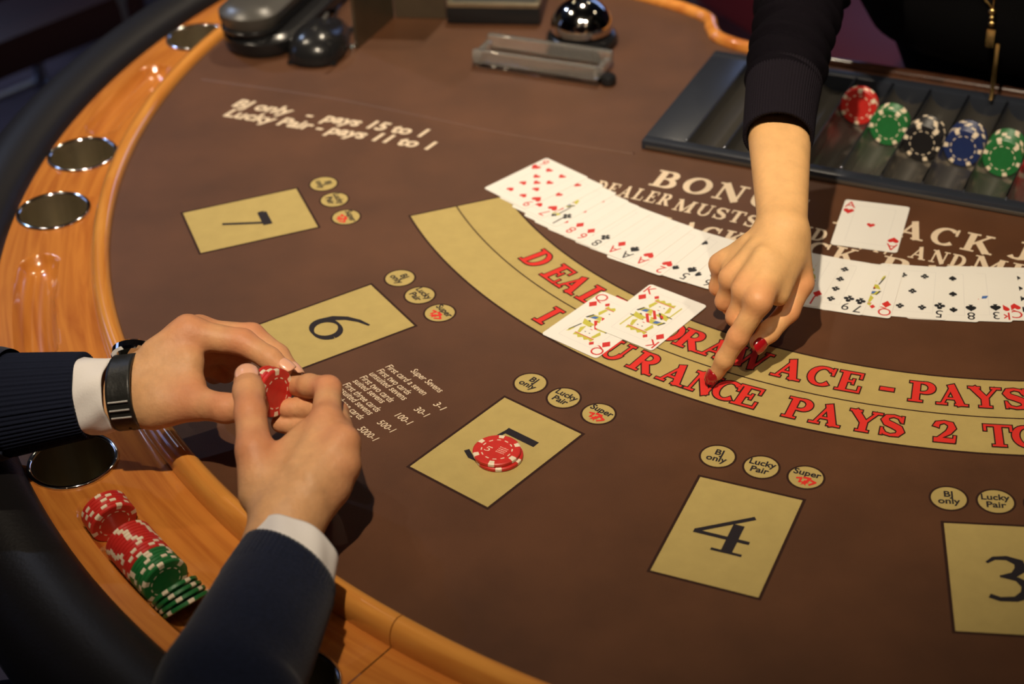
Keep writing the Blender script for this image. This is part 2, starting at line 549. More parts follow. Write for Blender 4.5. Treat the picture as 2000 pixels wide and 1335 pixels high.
for j in range(len(JOINTS) - 1):
    a0, a1 = JOINTS[j] + GAP, JOINTS[j + 1] - GAP
    n = int((a1 - a0) * 150)
    vs_, fs = sweep(LIP, R_IN, a0, a1, max(20, n // 2))
    smooth_by_angle(obj('rail_lip', vs_, fs, M_WOOD2, table), 50)
    na = int((a1 - a0) * 420)
    aa = np.linspace(a0, a1, na); ro = r_out(aa) + 0.002
    fr = np.linspace(0, 1, nr)
    Ag = np.repeat(aa[:, None], nr, 1); Rg = R_FLAT0 - 0.0005 + (ro[:, None] - R_FLAT0) * fr[None, :]
    Zg = wood_height(Rg, Ag)
    vs_ = np.stack([CR[0] + Rg * np.cos(Ag), CR[1] + Rg * np.sin(Ag), Zg], -1).reshape(-1, 3)
    idx = np.arange(na * nr).reshape(na, nr)
    fs = np.stack([idx[:-1, :-1], idx[1:, :-1], idx[1:, 1:], idx[:-1, 1:]], -1).reshape(-1, 4)
    # skirt so that the ring is a solid board, open below the cups
    smooth_by_angle(obj('rail_ring', vs_, fs[:, ::-1], M_WOOD, table), 40)
vs_, fs = sweep(PAD, R_OUT, A_L, A_R, 300, cen=CO)
smooth_by_angle(obj('armrest_pad', vs_, fs, M_VINYL, table), 60)
vs_, fs = sweep([(0.0, -0.04), (0.0, -0.13), (-0.02, -0.13), (-0.02, -0.045)], R_OUT + 0.03, A_L, A_R, 160, cen=CO)
obj('apron', vs_, fs, M_SKIRT, table)
vs_, fs = sweep([(0.0, -0.0455), (0.0, -0.13), (0.006, -0.13), (0.006, -0.0455)], R_IN - 0.03, A_L, A_R, 160)
obj('inner_apron', vs_, fs, M_SKIRT, table)
MB().box(UV(0, -0.15, (FLOOR - 0.045) / 2)[:3], (0.55, 0.55, -FLOOR - 0.046), rotz(AX)).build('pedestal', M_SKIRT, table)
MB().box(UV(0, -0.15, FLOOR + 0.03)[:3], (0.85, 0.85, 0.06), rotz(AX), bevel=0.01).build('pedestal_foot', M_SKIRT, table)
# trim along the dealer's side
M_TRIM = wood_mat('trim_wood', rgb(226, 150, 70), rgb(190, 108, 44), along='x')
for ss, cl in ((left_s, -1), (right_s, 1)):
    MB().tube([UV(cl * 0.855, 0.232, 0.002)] + [UV(u, v, 0.002) for (u, v) in (ss if cl < 0 else ss[::-1])][:: cl * -1], 0.0085, 14).build('edge_trim', M_TRIM, table, 60) if cl < 0 else MB().tube([UV(u, v, 0.002) for (u, v) in ss] + [], 0.0085, 14).build('edge_trim', M_TRIM, table, 60)
MB().tube([UV(-0.219, 0.128, 0.0), UV(0.0, 0.128, 0.0), UV(0.219, 0.128, 0.0)], 0.0075, 14).build('edge_trim_shaded', M_SKIRT, table, 60)  # same trim behind the tray; dealer's shade put in as darker wood colour

# cup holders
for ca in CUP_A:
    c = P_R(cup_r(ca), ca, WOOD_Z)
    o = MB().lathe([(0.0340, 0.0005), (0.0350, 0.0022), (0.0364, 0.0030), (0.0380, 0.0023), (0.0387, 0.0006), (0.0384, 0.0002)], c, 56).build('cup_holder', M_CHROME, table, 60)
    MB().lathe([(0.0343, 0.0016), (0.0336, -0.002), (0.0330, -0.072), (0.030, -0.0765), (0.0001, -0.0775)], c, 56).build('cup_liner', M_STEEL, o, 50)
# ------------------------------------------------------------------ lettering
TK, TN, SF = 0.25, 0.10, 0.085
def arc(cx, cy, rx, ry, a0, a1, n=18, wmin=TN, wmax=TK):
    pts = []; ws = []
    for k in range(n + 1):
        a = math.radians(a0 + (a1 - a0) * k / n)
        pts.append((cx + rx * math.cos(a), cy + ry * math.sin(a)))
        ws.append(wmin + (wmax - wmin) * abs(math.cos(a)) ** 1.3)
    return (pts, ws)
def ln(*p, w=TN):
    return (list(p), [w] * len(p))
def sf(x0, x1, y):
    return ln((x0, y), (x1, y), w=SF)
B_, T__ = SF / 2, 1 - SF / 2
GL = {
 'D': ([ln((.25, 0), (.25, 1), w=TK), sf(0, .45, B_), sf(0, .45, T__), arc(.42, .5, .43, .445, -90, 90)], 1.02),
 'E': ([ln((.25, 0), (.25, 1), w=TK), sf(0, .86, B_), sf(0, .82, T__), ln((.2, .52), (.58, .52)), ln((.58, .38), (.58, .66), w=.08), ln((.82, .7), (.82, 1), w=.09), ln((.86, 0), (.86, .32), w=.09)], 1.0),
 'A': ([ln((.2, .03), (.56, .98), w=.1), ln((.5, 1), (.88, .0), w=.25), ln((.3, .32), (.75, .32), w=.09), sf(.0, .38, B_), sf(.66, 1.12, B_)], 1.16),
 'L': ([ln((.25, 0), (.25, 1), w=TK), sf(0, .86, B_), sf(0, .5, T__), ln((.84, 0), (.84, .36), w=.09)], .98),
 'R': ([ln((.25, 0), (.25, 1), w=TK), sf(0, .5, B_), sf(0, .5, T__), arc(.48, .74, .28, .215, -90, 90), ln((.2, .525), (.5, .525), w=.09), ln((.48, .52), (.9, .03), w=.24), sf(.82, 1.1, B_)], 1.12),
 'W': ([ln((.2, 1), (.5, 0), w=.23), ln((.5, .02), (.76, .95), w=.1), ln((.72, 1), (1.02, 0), w=.23), ln((1.02, .02), (1.32, 1), w=.1), sf(0, .4, T__), sf(.56, .9, T__), sf(1.16, 1.5, T__)], 1.52),
 'C': ([arc(.5, .5, .4, .445, 48, 318), ln((.86, .62), (.86, .99), w=.09), ln((.78, .82), (.86, .75), w=.1)], 1.02),
 'P': ([ln((.25, 0), (.25, 1), w=TK), sf(0, .5, B_), sf(0, .5, T__), arc(.5, .715, .3, .245, -90, 90), ln((.2, .47), (.5, .47), w=.09)], .98),
 'Y': ([ln((.16, .98), (.58, .42), w=.24), ln((.98, .98), (.6, .42), w=.1), ln((.57, .5), (.57, 0), w=TK), sf(.0, .42, T__), sf(.8, 1.16, T__), sf(.34, .8, B_)], 1.14),
 'N': ([ln((.2, 0), (.2, 1), w=.1), ln((.2, 1), (.9, 0), w=.26), ln((.9, 0), (.9, 1), w=.1), sf(0, .3, T__), sf(.02, .4, B_), sf(.72, 1.1, T__)], 1.1),
 'I': ([ln((.27, 0), (.27, 1), w=TK), sf(0, .54, B_), sf(0, .54, T__)], .58),
 'U': ([ln((.24, 1), (.24, .38), w=TK), arc(.55, .38, .32, .335, 180, 360, wmax=.2), ln((.88, 1), (.88, .36), w=.1), sf(0, .48, T__), sf(.7, 1.06, T__)], 1.08),
 'T': ([ln((.5, 0), (.5, 1), w=TK), sf(.02, .98, T__), sf(.26, .74, B_), ln((.05, .7), (.05, 1), w=.09), ln((.95, .7), (.95, 1), w=.09)], 1.02),
 'O': ([arc(.52, .5, .4, .445, 0, 360, 30)], 1.06),
 'B': ([ln((.25, 0), (.25, 1), w=TK), sf(0, .5, B_), sf(0, .5, T__), arc(.48, .755, .25, .205, -90, 90), arc(.5, .29, .3, .245, -90, 90), ln((.2, .54), (.5, .54), w=.09)], 1.0),
 'K': ([ln((.25, 0), (.25, 1), w=TK), sf(0, .5, B_), sf(0, .5, T__), ln((.36, .42), (.88, .97), w=.1), ln((.5, .6), (.95, .02), w=.25), sf(.68, 1.02, T__), sf(.78, 1.16, B_)], 1.16),
 'J': ([ln((.5, 1), (.5, .25), w=TK), (([(.5, .28), (.47, .12), (.36, .045), (.22, .05), (.1, .16)]), [.25, .22, .12, .1, .2]), sf(.26, .74, T__)], .8),
 'M': ([ln((.18, 0), (.18, 1), w=.1), ln((.2, 1), (.68, .02), w=.24), ln((.68, .02), (1.1, .95), w=.1), ln((1.12, 0), (1.12, 1), w=TK), sf(0, .38, B_), sf(0, .3, T__), sf(.88, 1.36, B_), sf(1.05, 1.36, T__)], 1.4),
 'G': ([arc(.5, .5, .4, .445, 48, 318), ln((.86, .62), (.86, .99), w=.09), ln((.8, .1), (.8, .45), w=.2), sf(.6, 1.0, .43)], 1.08),
 'S': ([([(.74, .72), (.66, .9), (.44, .955), (.22, .9), (.15, .74), (.24, .6), (.46, .51), (.68, .4), (.76, .25), (.66, .09), (.42, .045), (.2, .1), (.1, .28)], [.09, .11, .1, .16, .23, .25, .25, .25, .23, .16, .1, .11, .09]), ln((.77, .66), (.77, .98), w=.08), ln((.09, .02), (.09, .36), w=.08)], .88),
 '2': ([([(.12, .7), (.18, .88), (.4, .955), (.62, .88), (.68, .7), (.56, .48), (.34, .28), (.14, .09)], [.22, .16, .1, .2, .25, .2, .13, .1]), ln((.06, .1), (.78, .1), w=.2), ln((.76, .04), (.78, .34), w=.08)], .86),
 '1': ([ln((.35, 0), (.35, 1), w=TK), sf(.1, .62, B_), ln((.1, .82), (.35, .95), w=.1)], .7),
 '7': ([ln((.08, .93), (.78, .93), w=.14), ln((.74, .93), (.36, 0), w=.2)], .8),
 '6': ([arc(.42, .3, .3, .265, 0, 360, 24, .08, .2), ([(.14, .35), (.2, .62), (.38, .85), (.66, .98)], [.2, .16, .12, .07])], .84),
 '3': ([arc(.36, .75, .26, .21, 150, -80, 16, .08, .2), arc(.38, .29, .3, .255, 80, -150, 16, .08, .22)], .84),
 '-': ([ln((.05, .42), (.55, .42), w=.16)], .6),
 ',': ([ln((.14, .12), (.08, -.16), w=.12)], .3),
}
def stroke_mesh(pts, ws, grow=0.0):
    P = np.asarray(pts, float); w = np.asarray(ws, float) / 2 + grow
    n = len(P)
    seg = P[1:] - P[:-1]
    seg = seg / (np.linalg.norm(seg, axis=1, keepdims=True) + 1e-9)
    if grow:
        P = P.copy(); P[0] -= seg[0] * grow; P[-1] += seg[-1] * grow
    nrm = np.stack([-seg[:, 1], seg[:, 0]], 1)
    nn = np.vstack([nrm[:1], (nrm[1:] + nrm[:-1]) / 2, nrm[-1:]])
    ln_ = np.linalg.norm(nn, axis=1, keepdims=True)
    nn = nn / np.maximum(ln_, 0.35) ** 2
    v = np.vstack([P + nn * w[:, None], P - nn * w[:, None]])
    f = [(i, i + n, i + n + 1, i + 1) for i in range(n - 1)]
    return v, f
class Flat:
    """flat print: overlapping pieces, each a hair above the last"""
    def __init__(self, z=0.0003):
        self.mb = MB(); self.z = z; self.k = 0
    def put(self, v2, faces, org, ang, sx, sy=None, shear=0.0, mi=0, zoff=0.0):
        sy = sx if sy is None else sy
        c, s = math.cos(ang), math.sin(ang)
        self.k += 1
        z = self.z + zoff + (self.k % 40) * 2e-6
        out = []
        for (x, y) in v2:
            X = (x + shear * y) * sx; Y = y * sy
            out.append((org[0] + c * X - s * Y, org[1] + s * X + c * Y, z))
        fs = []
        for f in faces:
            a = 0.0
            for i in range(len(f)):
                p, q = out[f[i]], out[f[(i + 1) % len(f)]]
                a += p[0] * q[1] - q[0] * p[1]
            fs.append(f if a > 0 else tuple(reversed(f)))
        self.mb.add(out, fs, mi)
    def glyph(self, ch, org, ang, sx, sy=None, outline=0.0, mi=0, mo=1, shear=0.0):
        st, adv = GL[ch]
        if outline:
            for p, w in st:
                v, f = stroke_mesh(p, w, outline); self.put(v, f, org, ang, sx, sy, shear, mo)
        for p, w in st:
            v, f = stroke_mesh(p, w); self.put(v, f, org, ang, sx, sy, shear, mi, zoff=0.0001 if outline else 0.0)
        return adv
    def build(self, name, mats, parent):
        return self.mb.build(name, mats, parent)

_sans = {}
def sans(text, bold=0.0, shear=0.0):
    """outline of a line of sans lettering as flat mesh, cap height about 0.73"""
    key = (text, bold, shear)
    if key in _sans: return _sans[key]
    cu = bpy.data.curves.new('lettering', 'FONT')
    cu.body = text; cu.offset = bold; cu.shear = shear; cu.resolution_u = 3; cu.fill_mode = 'BOTH'
    ob = bpy.data.objects.new('lettering', cu)
    COL.objects.link(ob)
    dg = bpy.context.evaluated_depsgraph_get()
    me = bpy.data.meshes.new_from_object(ob.evaluated_get(dg))
    v = [(p.co.x, p.co.y) for p in me.vertices]; f = [tuple(p.vertices) for p in me.polygons]
    bpy.data.objects.remove(ob); bpy.data.curves.remove(cu); bpy.data.meshes.remove(me)
    _sans[key] = (v, f)
    return v, f
def sans_centered(fl, text, org, ang, size, bold=0.0, mi=0, maxw=None, shear=0.0):
    v, f = sans(text, bold, shear)
    xs = [p[0] for p in v]; x0, x1 = min(xs), max(xs)
    sx = size if maxw is None else min(size, maxw / (x1 - x0))
    fl.put([(x - (x0 + x1) / 2, y) for (x, y) in v], f, org, ang, sx, size, mi=mi)
def sans_between(fl, text, p0, p1, size, bold=0.0, mi=0, shear=0.0):
    v, f = sans(text, bold, shear)
    xs = [p[0] for p in v]; x0, x1 = min(xs), max(xs)
    d = np.asarray(p1[:2]) - np.asarray(p0[:2])
    fl.put([(x - x0, y) for (x, y) in v], f, p0, math.atan2(d[1], d[0]), float(np.hypot(*d)) / (x1 - x0), size, mi=mi)

# ------------------------------------------------------------------ betting boxes
BW, BH, BORD = 0.0865, 0.1211, 0.0024
BOXES = {7: (-0.257, 1.5555, -1.2399), 6: (-0.16054, 1.35698, -1.04214), 5: (-0.01727, 1.16121, -0.7353), 4: (0.15841, 1.0417, -0.43528)}
c3 = (G(1840, 1018) + G(1863, 1235)) / 2
d3 = G(1840, 1018) - G(1863, 1235)
a3 = math.atan2(d3[1], d3[0]) - PI / 2
BOXES[3] = (c3[0] + math.cos(a3) * BW / 2, c3[1] + math.sin(a3) * BW / 2, a3)
mid_a = AX + PI
for n_, m_ in ((2, 6), (1, 7)):
    x, y, a = BOXES[m_]
    p = np.array([x, y]) - CR
    u, w = p @ LV, p @ AV
    q = CR - u * LV + w * AV
    BOXES[n_] = (q[0], q[1], 2 * (AX - PI / 2) - a)
def quad(w, h):
    return [(-w / 2, -h / 2), (w / 2, -h / 2), (w / 2, h / 2), (-w / 2, h / 2)], [(0, 1, 2, 3)]
NUM = {
 4: ([ln((.86, 1.0), (.02, .37), w=.085), ln((0, .36), (.95, .36), w=.08), ln((.66, .74), (.66, .0), w=.19), ln((.40, .03), (.92, .03), w=.06)], .95),
 7: ([([(.04, .82), (.10, .90)], [.05, .2]), ln((.06, .9), (.62, .9), w=.2), ln((.56, .98), (.20, 0), w=.085)], .7),
 6: ([arc(.42, .30, .31, .27, 0, 360, 36, .06, .16), ([(.11, .33), (.16, .58), (.32, .80), (.55, .96), (.80, 1.05)], [.16, .15, .12, .09, .05])], .84),
 3: ([([(.08, .84), (.2, .95), (.4, .97), (.58, .88), (.6, .72), (.48, .58), (.26, .52)], [.05, .08, .1, .16, .18, .12, .05]), ([(.28, .53), (.52, .48), (.66, .34), (.64, .14), (.46, .02), (.22, .0), (.06, .07)], [.05, .1, .18, .2, .12, .1, .1])], .75),
 5: ([ln((.16, .95), (.86, .95), w=.16), ln((.2, .98), (.12, .5), w=.07), ([(.12, .54), (.32, .62), (.56, .56), (.68, .36), (.6, .14), (.4, .02), (.16, .0), (-.02, .1)], [.05, .08, .14, .19, .18, .12, .1, .1])], .8),
 2: GL['2'], 1: GL['1'],
}
CIRC = {7: [(632, 359), (653, 390), (676, 424)], 6: [(781, 543), (820, 576.5), (859, 611)], 5: [(1036, 748), (1101, 777), (1169, 808)], 4: [(1402, 891), (1487, 912), (1574, 932)], 3: [(1853, 973), (1945, 979)]}
def circle_pts(r, n=40):
    return [(r * math.cos(2 * PI * k / n), r * math.sin(2 * PI * k / n)) for k in range(n)], [tuple(range(n))]
R_CIRC = 0.0146
words = {1: 'one', 2: 'two', 3: 'three', 4: 'four', 5: 'five', 6: 'six', 7: 'seven'}
for n_ in (7, 6, 5, 4, 3, 2, 1):
    x, y, a = BOXES[n_]
    fl = Flat(0.0001)
    v, f = quad(BW + BORD, BH + BORD); fl.put(v, f, (x, y), a, 1, mi=1)
    v, f = quad(BW - BORD, BH - BORD); fl.put(v, f, (x, y), a, 1, mi=0, zoff=0.0001)
    o = fl.build('betting_box', [M_YELLOW, M_DARK], table)
    st, adv = NUM[n_]
    hgt = 0.047
    ox, oy = -adv * hgt / 2, -hgt / 2
    if n_ == 5: ox -= 0.000; oy += 0.004
    if n_ == 7: ox += 0.004; oy -= 0.004
    if n_ == 4: ox -= 0.004; oy += 0.002
    c, s = math.cos(a), math.sin(a)
    org = (x + c * ox - s * oy, y + s * ox + c * oy)
    fl = Flat(0.0004)
    for p, w in st:
        v, f = stroke_mesh(p, w); fl.put(v, f, org, a, hgt)
    fl.build('numeral', [M_INK], o)
    # three bonus circles above each box
    if n_ in CIRC:
        cs = [G(px, py)[:2] for (px, py) in CIRC[n_]]
        if len(cs) == 2: cs.append(cs[1] + (cs[1] - cs[0]))
    else:
        cs = []
        for q in CIRC[8 - n_]:
            p = G(*q)[:2] - CR
            cs.append(CR - (p @ LV) * LV + (p @ AV) * AV)
        cs = cs[::-1]
    for k, cc in enumerate(cs):
        fl = Flat(0.0001)
        v, f = circle_pts(R_CIRC + 0.0009); fl.put(v, f, cc, a, 1, mi=1)
        v, f = circle_pts(R_CIRC - 0.0009); fl.put(v, f, cc, a, 1, mi=0, zoff=0.0001)
        o = fl.build('bonus_circle', [M_YELLOW, M_DARK], table)
        fl = Flat(0.0004)
        def at(dx, dy): return (cc[0] + math.cos(a) * dx - math.sin(a) * dy, cc[1] + math.sin(a) * dx + math.cos(a) * dy)
        if k == 0:
            sans_centered(fl, 'BJ', at(0, 0.0018), a, 0.0098, 0.025)
            sans_centered(fl, 'only', at(0, -0.0066), a, 0.0098, 0.025)
        elif k == 1:
            sans_centered(fl, 'Lucky', at(0, 0.0016), a, 0.0098, 0.025, maxw=0.022)
            sans_centered(fl, 'Pair', at(0, -0.0075), a, 0.0098, 0.025)
        else:
            sans_centered(fl, 'Super', at(0, 0.0020), a, 0.0098, 0.025, maxw=0.0225)
            for q, (dx, dy, ra, sz) in enumerate(((-0.0052, -0.0088, 0.35, 0.0065), (-0.0018, -0.0085, 0.0, 0.0085), (0.0026, -0.0085, -0.35, 0.0068))):
                for p, w in ([([(0, .9), (.75, .9)], [.3, .3]), ([(.68, .95), (.3, 0)], [.3, .3])]):
                    v, f = stroke_mesh(p, w); fl.put(v, f, at(dx, dy), a + ra, sz, mi=1)
            v, f = [(0, .6), (.2, .1), (.7, .05), (.25, -.2), (.4, -.7), (0, -.35), (-.4, -.7), (-.25, -.2), (-.7, .05), (-.2, .1)], [tuple(range(10))]
            fl.put(v, f, at(0.0004, -0.0068), a, 0.0058, mi=1)
        fl.build('lettering', [M_INK, M_RED], o)

# ------------------------------------------------------------------ curved band
def ang_b(px, py):
    p = G(px, py)[:2] - CB
    a = math.atan2(p[1], p[0])
    return a if a < 0 else a - 2 * PI
R_O, R_M, R_I = 0.6191, 0.5697, 0.5161
BA0 = ang_b(806, 420)
BA1 = 2 * (AX - PI) - BA0
def annulus(r0, r1, a0, a1, z, n=120):
    v = []; f = []
    for k in range(n + 1):
        a = a0 + (a1 - a0) * k / n
        for r in (r0, r1): v.append((CB[0] + r * math.cos(a), CB[1] + r * math.sin(a), z))
    for k in range(n): f.append((2 * k, 2 * k + 1, 2 * k + 3, 2 * k + 2))
    return v, f
mb = MB()
h_ = 0.0011
mb.add(*annulus(R_I - h_, R_O + h_, BA0 - h_ / .57, BA1 + h_ / .57, 0.0001), mi=1)
mb.add(*annulus(R_I + h_, R_M - h_ * .7, BA0 + h_ / .57, BA1 - h_ / .57, 0.0002), mi=0)
mb.add(*annulus(R_M + h_ * .7, R_O - h_, BA0 + h_ / .57, BA1 - h_ / .57, 0.0002), mi=0)
band = mb.build('insurance_band', [M_YELLOW, M_DARK], table)
ROW1 = [('D', 1040, 510), ('E', 1082, 540), ('A', 1112, 560), ('L', 1152, 583), ('E', 1192, 607), ('R', 1232, 626), ('D', 1305, 655), ('R', 1349, 668), ('A', 1399, 685), ('W', 1464, 703), ('A', 1538, 730), ('C', 1604, 740), ('E', 1660, 752), ('-', 1731, 766), ('P', 1802, 770), ('A', 1861, 777), ('Y', 1924, 780), ('S', 1984, 782)]
ROW2 = [('I', 1082, 612), ('N', 1120, 636), ('S', 1158, 655), ('U', 1208, 682), ('R', 1260, 712), ('A', 1318, 735), ('N', 1372, 752), ('C', 1418, 768), ('E', 1462, 777), ('P', 1560, 800), ('A', 1614, 818), ('Y', 1686, 828), ('S', 1742, 835), ('2', 1845, 845), ('T', 1951, 852), ('O', 2008, 857), ('1', 2105, 858)]
for row, rc, nm in ((ROW1, 0.5425, 'dealer_line'), (ROW2, 0.5945, 'insurance_line')):
    fl = Flat(0.0004)
    for ch, px, py in row:
        a = ang_b(px, py)
        th = a + PI / 2
        adv = GL[ch][1]
        hh = 0.0290; ww = 0.0232
        cx, cy = CB[0] + rc * math.cos(a), CB[1] + rc * math.sin(a)
        ox, oy = -adv * ww / 2, -hh / 2
        org = (cx + math.cos(th) * ox - math.sin(th) * oy, cy + math.sin(th) * ox + math.cos(th) * oy)
        fl.glyph(ch, org, th, ww, hh, outline=0.048)
    fl.build('lettering', [M_RED, M_DARK], band)

# ------------------------------------------------------------------ straight serif lines on the dealer's side
def serif_line(fl, segs, ang, h, w):
    for text, (px, py), fit in segs:
        p0 = G(px, py)[:2]
        tot = sum(GL[c][1] + 0.16 for c in text if c != ' ') + 0.7 * text.count(' ')
        sx = w if fit is None else float(np.hypot(*(G(*fit)[:2] - p0))) / tot
        x = 0.0
        for c in text:
            if c == ' ':
                x += 0.7; continue
            fl.glyph(c, (p0[0] + math.cos(ang) * x * sx, p0[1] + math.sin(ang) * x * sx), ang, sx, h)
            x += GL[c][1] + 0.16
fl = Flat(0.0002)
TA = math.radians(-28.0)
serif_line(fl, [('BONUS', (1266, 361), (1574, 423)), ('BLACK', (1626, 436), (1948, 492)), ('JACK', (1962, 502), None)], TA, 0.0335, 0.0335)
fl.build('bonus_lettering', [M_CREAM], table)
fl = Flat(0.0002)
serif_line(fl, [('DEALER', (1155, 372), (1304, 408)), ('MUST', (1311, 409), (1447, 442)), ('STAND', (1449, 440), (1612, 474)), ('ON 17,', (1640, 478), (1748, 500)), ('AND', (1772, 502), (1888, 521)), ('MUST', (1895, 521), None)], TA, 0.0225, 0.0225)
fl.build('rule_lettering', [M_CREAM], table)
fl = Flat(0.0002)
serif_line(fl, [('BLACK', (1235, 440), (1452, 482)), ('JACK', (1478, 478), (1675, 516)), ('PAYS', (1712, 527), None)], TA, 0.0275, 0.0275)
fl.build('payout_lettering', [M_CREAM], table)

# ------------------------------------------------------------------ slanted sans lines
fl = Flat(0.0002)
sans_between(fl, 'BJ only   -  pays 15 to 1', G(452, 207), G(828, 268), 0.0255, 0.036, shear=0.2)
sans_between(fl, 'Lucky Pair - pays 11 to 1', G(435, 226), G(842, 293), 0.0255, 0.036, shear=0.2)
fl.build('pays_lettering', [M_CREAM], table)
fl = Flat(0.0002)
SUPER = [('Super Sevens', (801, 725), (857, 767)), ('First card a seven', (752, 717), (826, 772)), ('First two cards', (735, 725), (795, 771)), ('unsuited sevens', (720, 731), (787, 782)),
         ('First two cards', (702, 738), (761, 786)), ('suited sevens', (688, 745), (744, 788)), ('First three cards', (669, 752), (735, 805)), ('unsuited sevens', (655, 758), (720, 811)),
         ('First three cards', (636, 764), (702, 820)), ('suited sevens', (622, 771), (680, 818)),
         ('3-1', (845, 790), (861, 802)), ('30-1', (807, 800), (829, 815)), ('100-1', (770, 812), (796, 830)), ('500-1', (735, 826), (763, 845)), ('5000-1', (697, 838), (729, 862))]
for tx, p0, p1 in SUPER:
    sans_between(fl, tx, G(*p0), G(*p1), 0.0098, 0.008, shear=0.1)
fl.build('super_sevens_lettering', [M_CREAM], table)
# ------------------------------------------------------------------ playing cards
M_CARD = mat('card_stock', (0.75, 0.725, 0.67, 1), rough=0.42, spec=0.4)
M_CBACK = mat('card_back', (0.25, 0.03, 0.03, 1), rough=0.45)
M_CRED = mat('card_red', (0.55, 0.025, 0.02, 1), rough=0.5)
M_CBLK = mat('card_black', (0.012, 0.012, 0.014, 1), rough=0.5)
M_CYEL = mat('card_olive', (0.50, 0.46, 0.06, 1), rough=0.5)
M_CBLU = mat('card_blue', (0.05, 0.13, 0.38, 1), rough=0.5)
M_CGRY = mat('card_line', (0.52, 0.50, 0.50, 1), rough=0.5)
CARD_MATS = [M_CRED, M_CBLK, M_CYEL, M_CBLU, M_CGRY]
CW, CH, CT = 0.0636, 0.0882, 0.00026
def rounded(w, h, r, n=5):
    p = []
    for cx, cy, a0 in ((w / 2 - r, h / 2 - r, 0), (-w / 2 + r, h / 2 - r, 90), (-w / 2 + r, -h / 2 + r, 180), (w / 2 - r, -h / 2 + r, 270)):
        for k in range(n + 1):
            a = math.radians(a0 + 90 * k / n); p.append((cx + r * math.cos(a), cy + r * math.sin(a)))
    return p
def card_mesh():
    me = bpy.data.meshes.new('playing_card')
    p = rounded(CW, CH, 0.0034); n = len(p)
    v = [(x, y, -CT / 2) for x, y in p] + [(x, y, CT / 2) for x, y in p]
    f = [tuple(range(n))[::-1], tuple(range(n, 2 * n))] + [(i, (i + 1) % n, (i + 1) % n + n, i + n) for i in range(n)]
    me.from_pydata(v, [], f)
    me.materials.append(M_CARD); me.materials.append(M_CBACK)
    me.polygons[0].material_index = 1
    me.update()
    return me
CARD_ME = card_mesh()
def ell(cx, cy, rx, ry, n=14):
    return [(cx + rx * math.cos(2 * PI * k / n), cy + ry * math.sin(2 * PI * k / n)) for k in range(n)]
def pip_shapes(s):
    """suit shape in a unit box centred at 0, as a list of polygons"""
    if s == 'd': return [[(0, .55), (-.42, 0), (0, -.55), (.42, 0)]]
    if s == 'h':
        p = []
        for k in range(24):
            t = 2 * PI * k / 24
            p.append((.032 * 16 * math.sin(t) ** 3, .034 * (13 * math.cos(t) - 5 * math.cos(2 * t) - 2 * math.cos(3 * t) - math.cos(4 * t)) + .05))
        return [p[::-1]]
    stem = [(-.2, -.52), (.2, -.52), (.05, -.1), (-.05, -.1)]
    if s == 's':
        p = []
        for k in range(24):
            t = 2 * PI * k / 24
            p.append((.029 * 16 * math.sin(t) ** 3, -.03 * (13 * math.cos(t) - 5 * math.cos(2 * t) - 2 * math.cos(3 * t) - math.cos(4 * t)) + .05))
        return [p, stem]
    return [ell(0, .28, .22, .22), ell(-.25, -.06, .22, .22), ell(.25, -.06, .22, .22), stem]
XP = 0.0098
YP = [0.0265, 0.0088, -0.0088, -0.0265]
LAY = {'A': [(0, 0)], '2': [(0, .0265), (0, -.0265)], '3': [(0, .0265), (0, 0), (0, -.0265)],
       '4': [(x, y) for x in (-XP, XP) for y in (.0265, -.0265)]}
LAY['5'] = LAY['4'] + [(0, 0)]
LAY['6'] = LAY['4'] + [(-XP, 0), (XP, 0)]
LAY['7'] = LAY['6'] + [(0, .0133)]
LAY['8'] = LAY['7'] + [(0, -.0133)]
LAY['9'] = [(x, y) for x in (-XP, XP) for y in YP] + [(0, 0)]
LAY['10'] = [(x, y) for x in (-XP, XP) for y in YP] + [(0, .0177), (0, -.0177)]
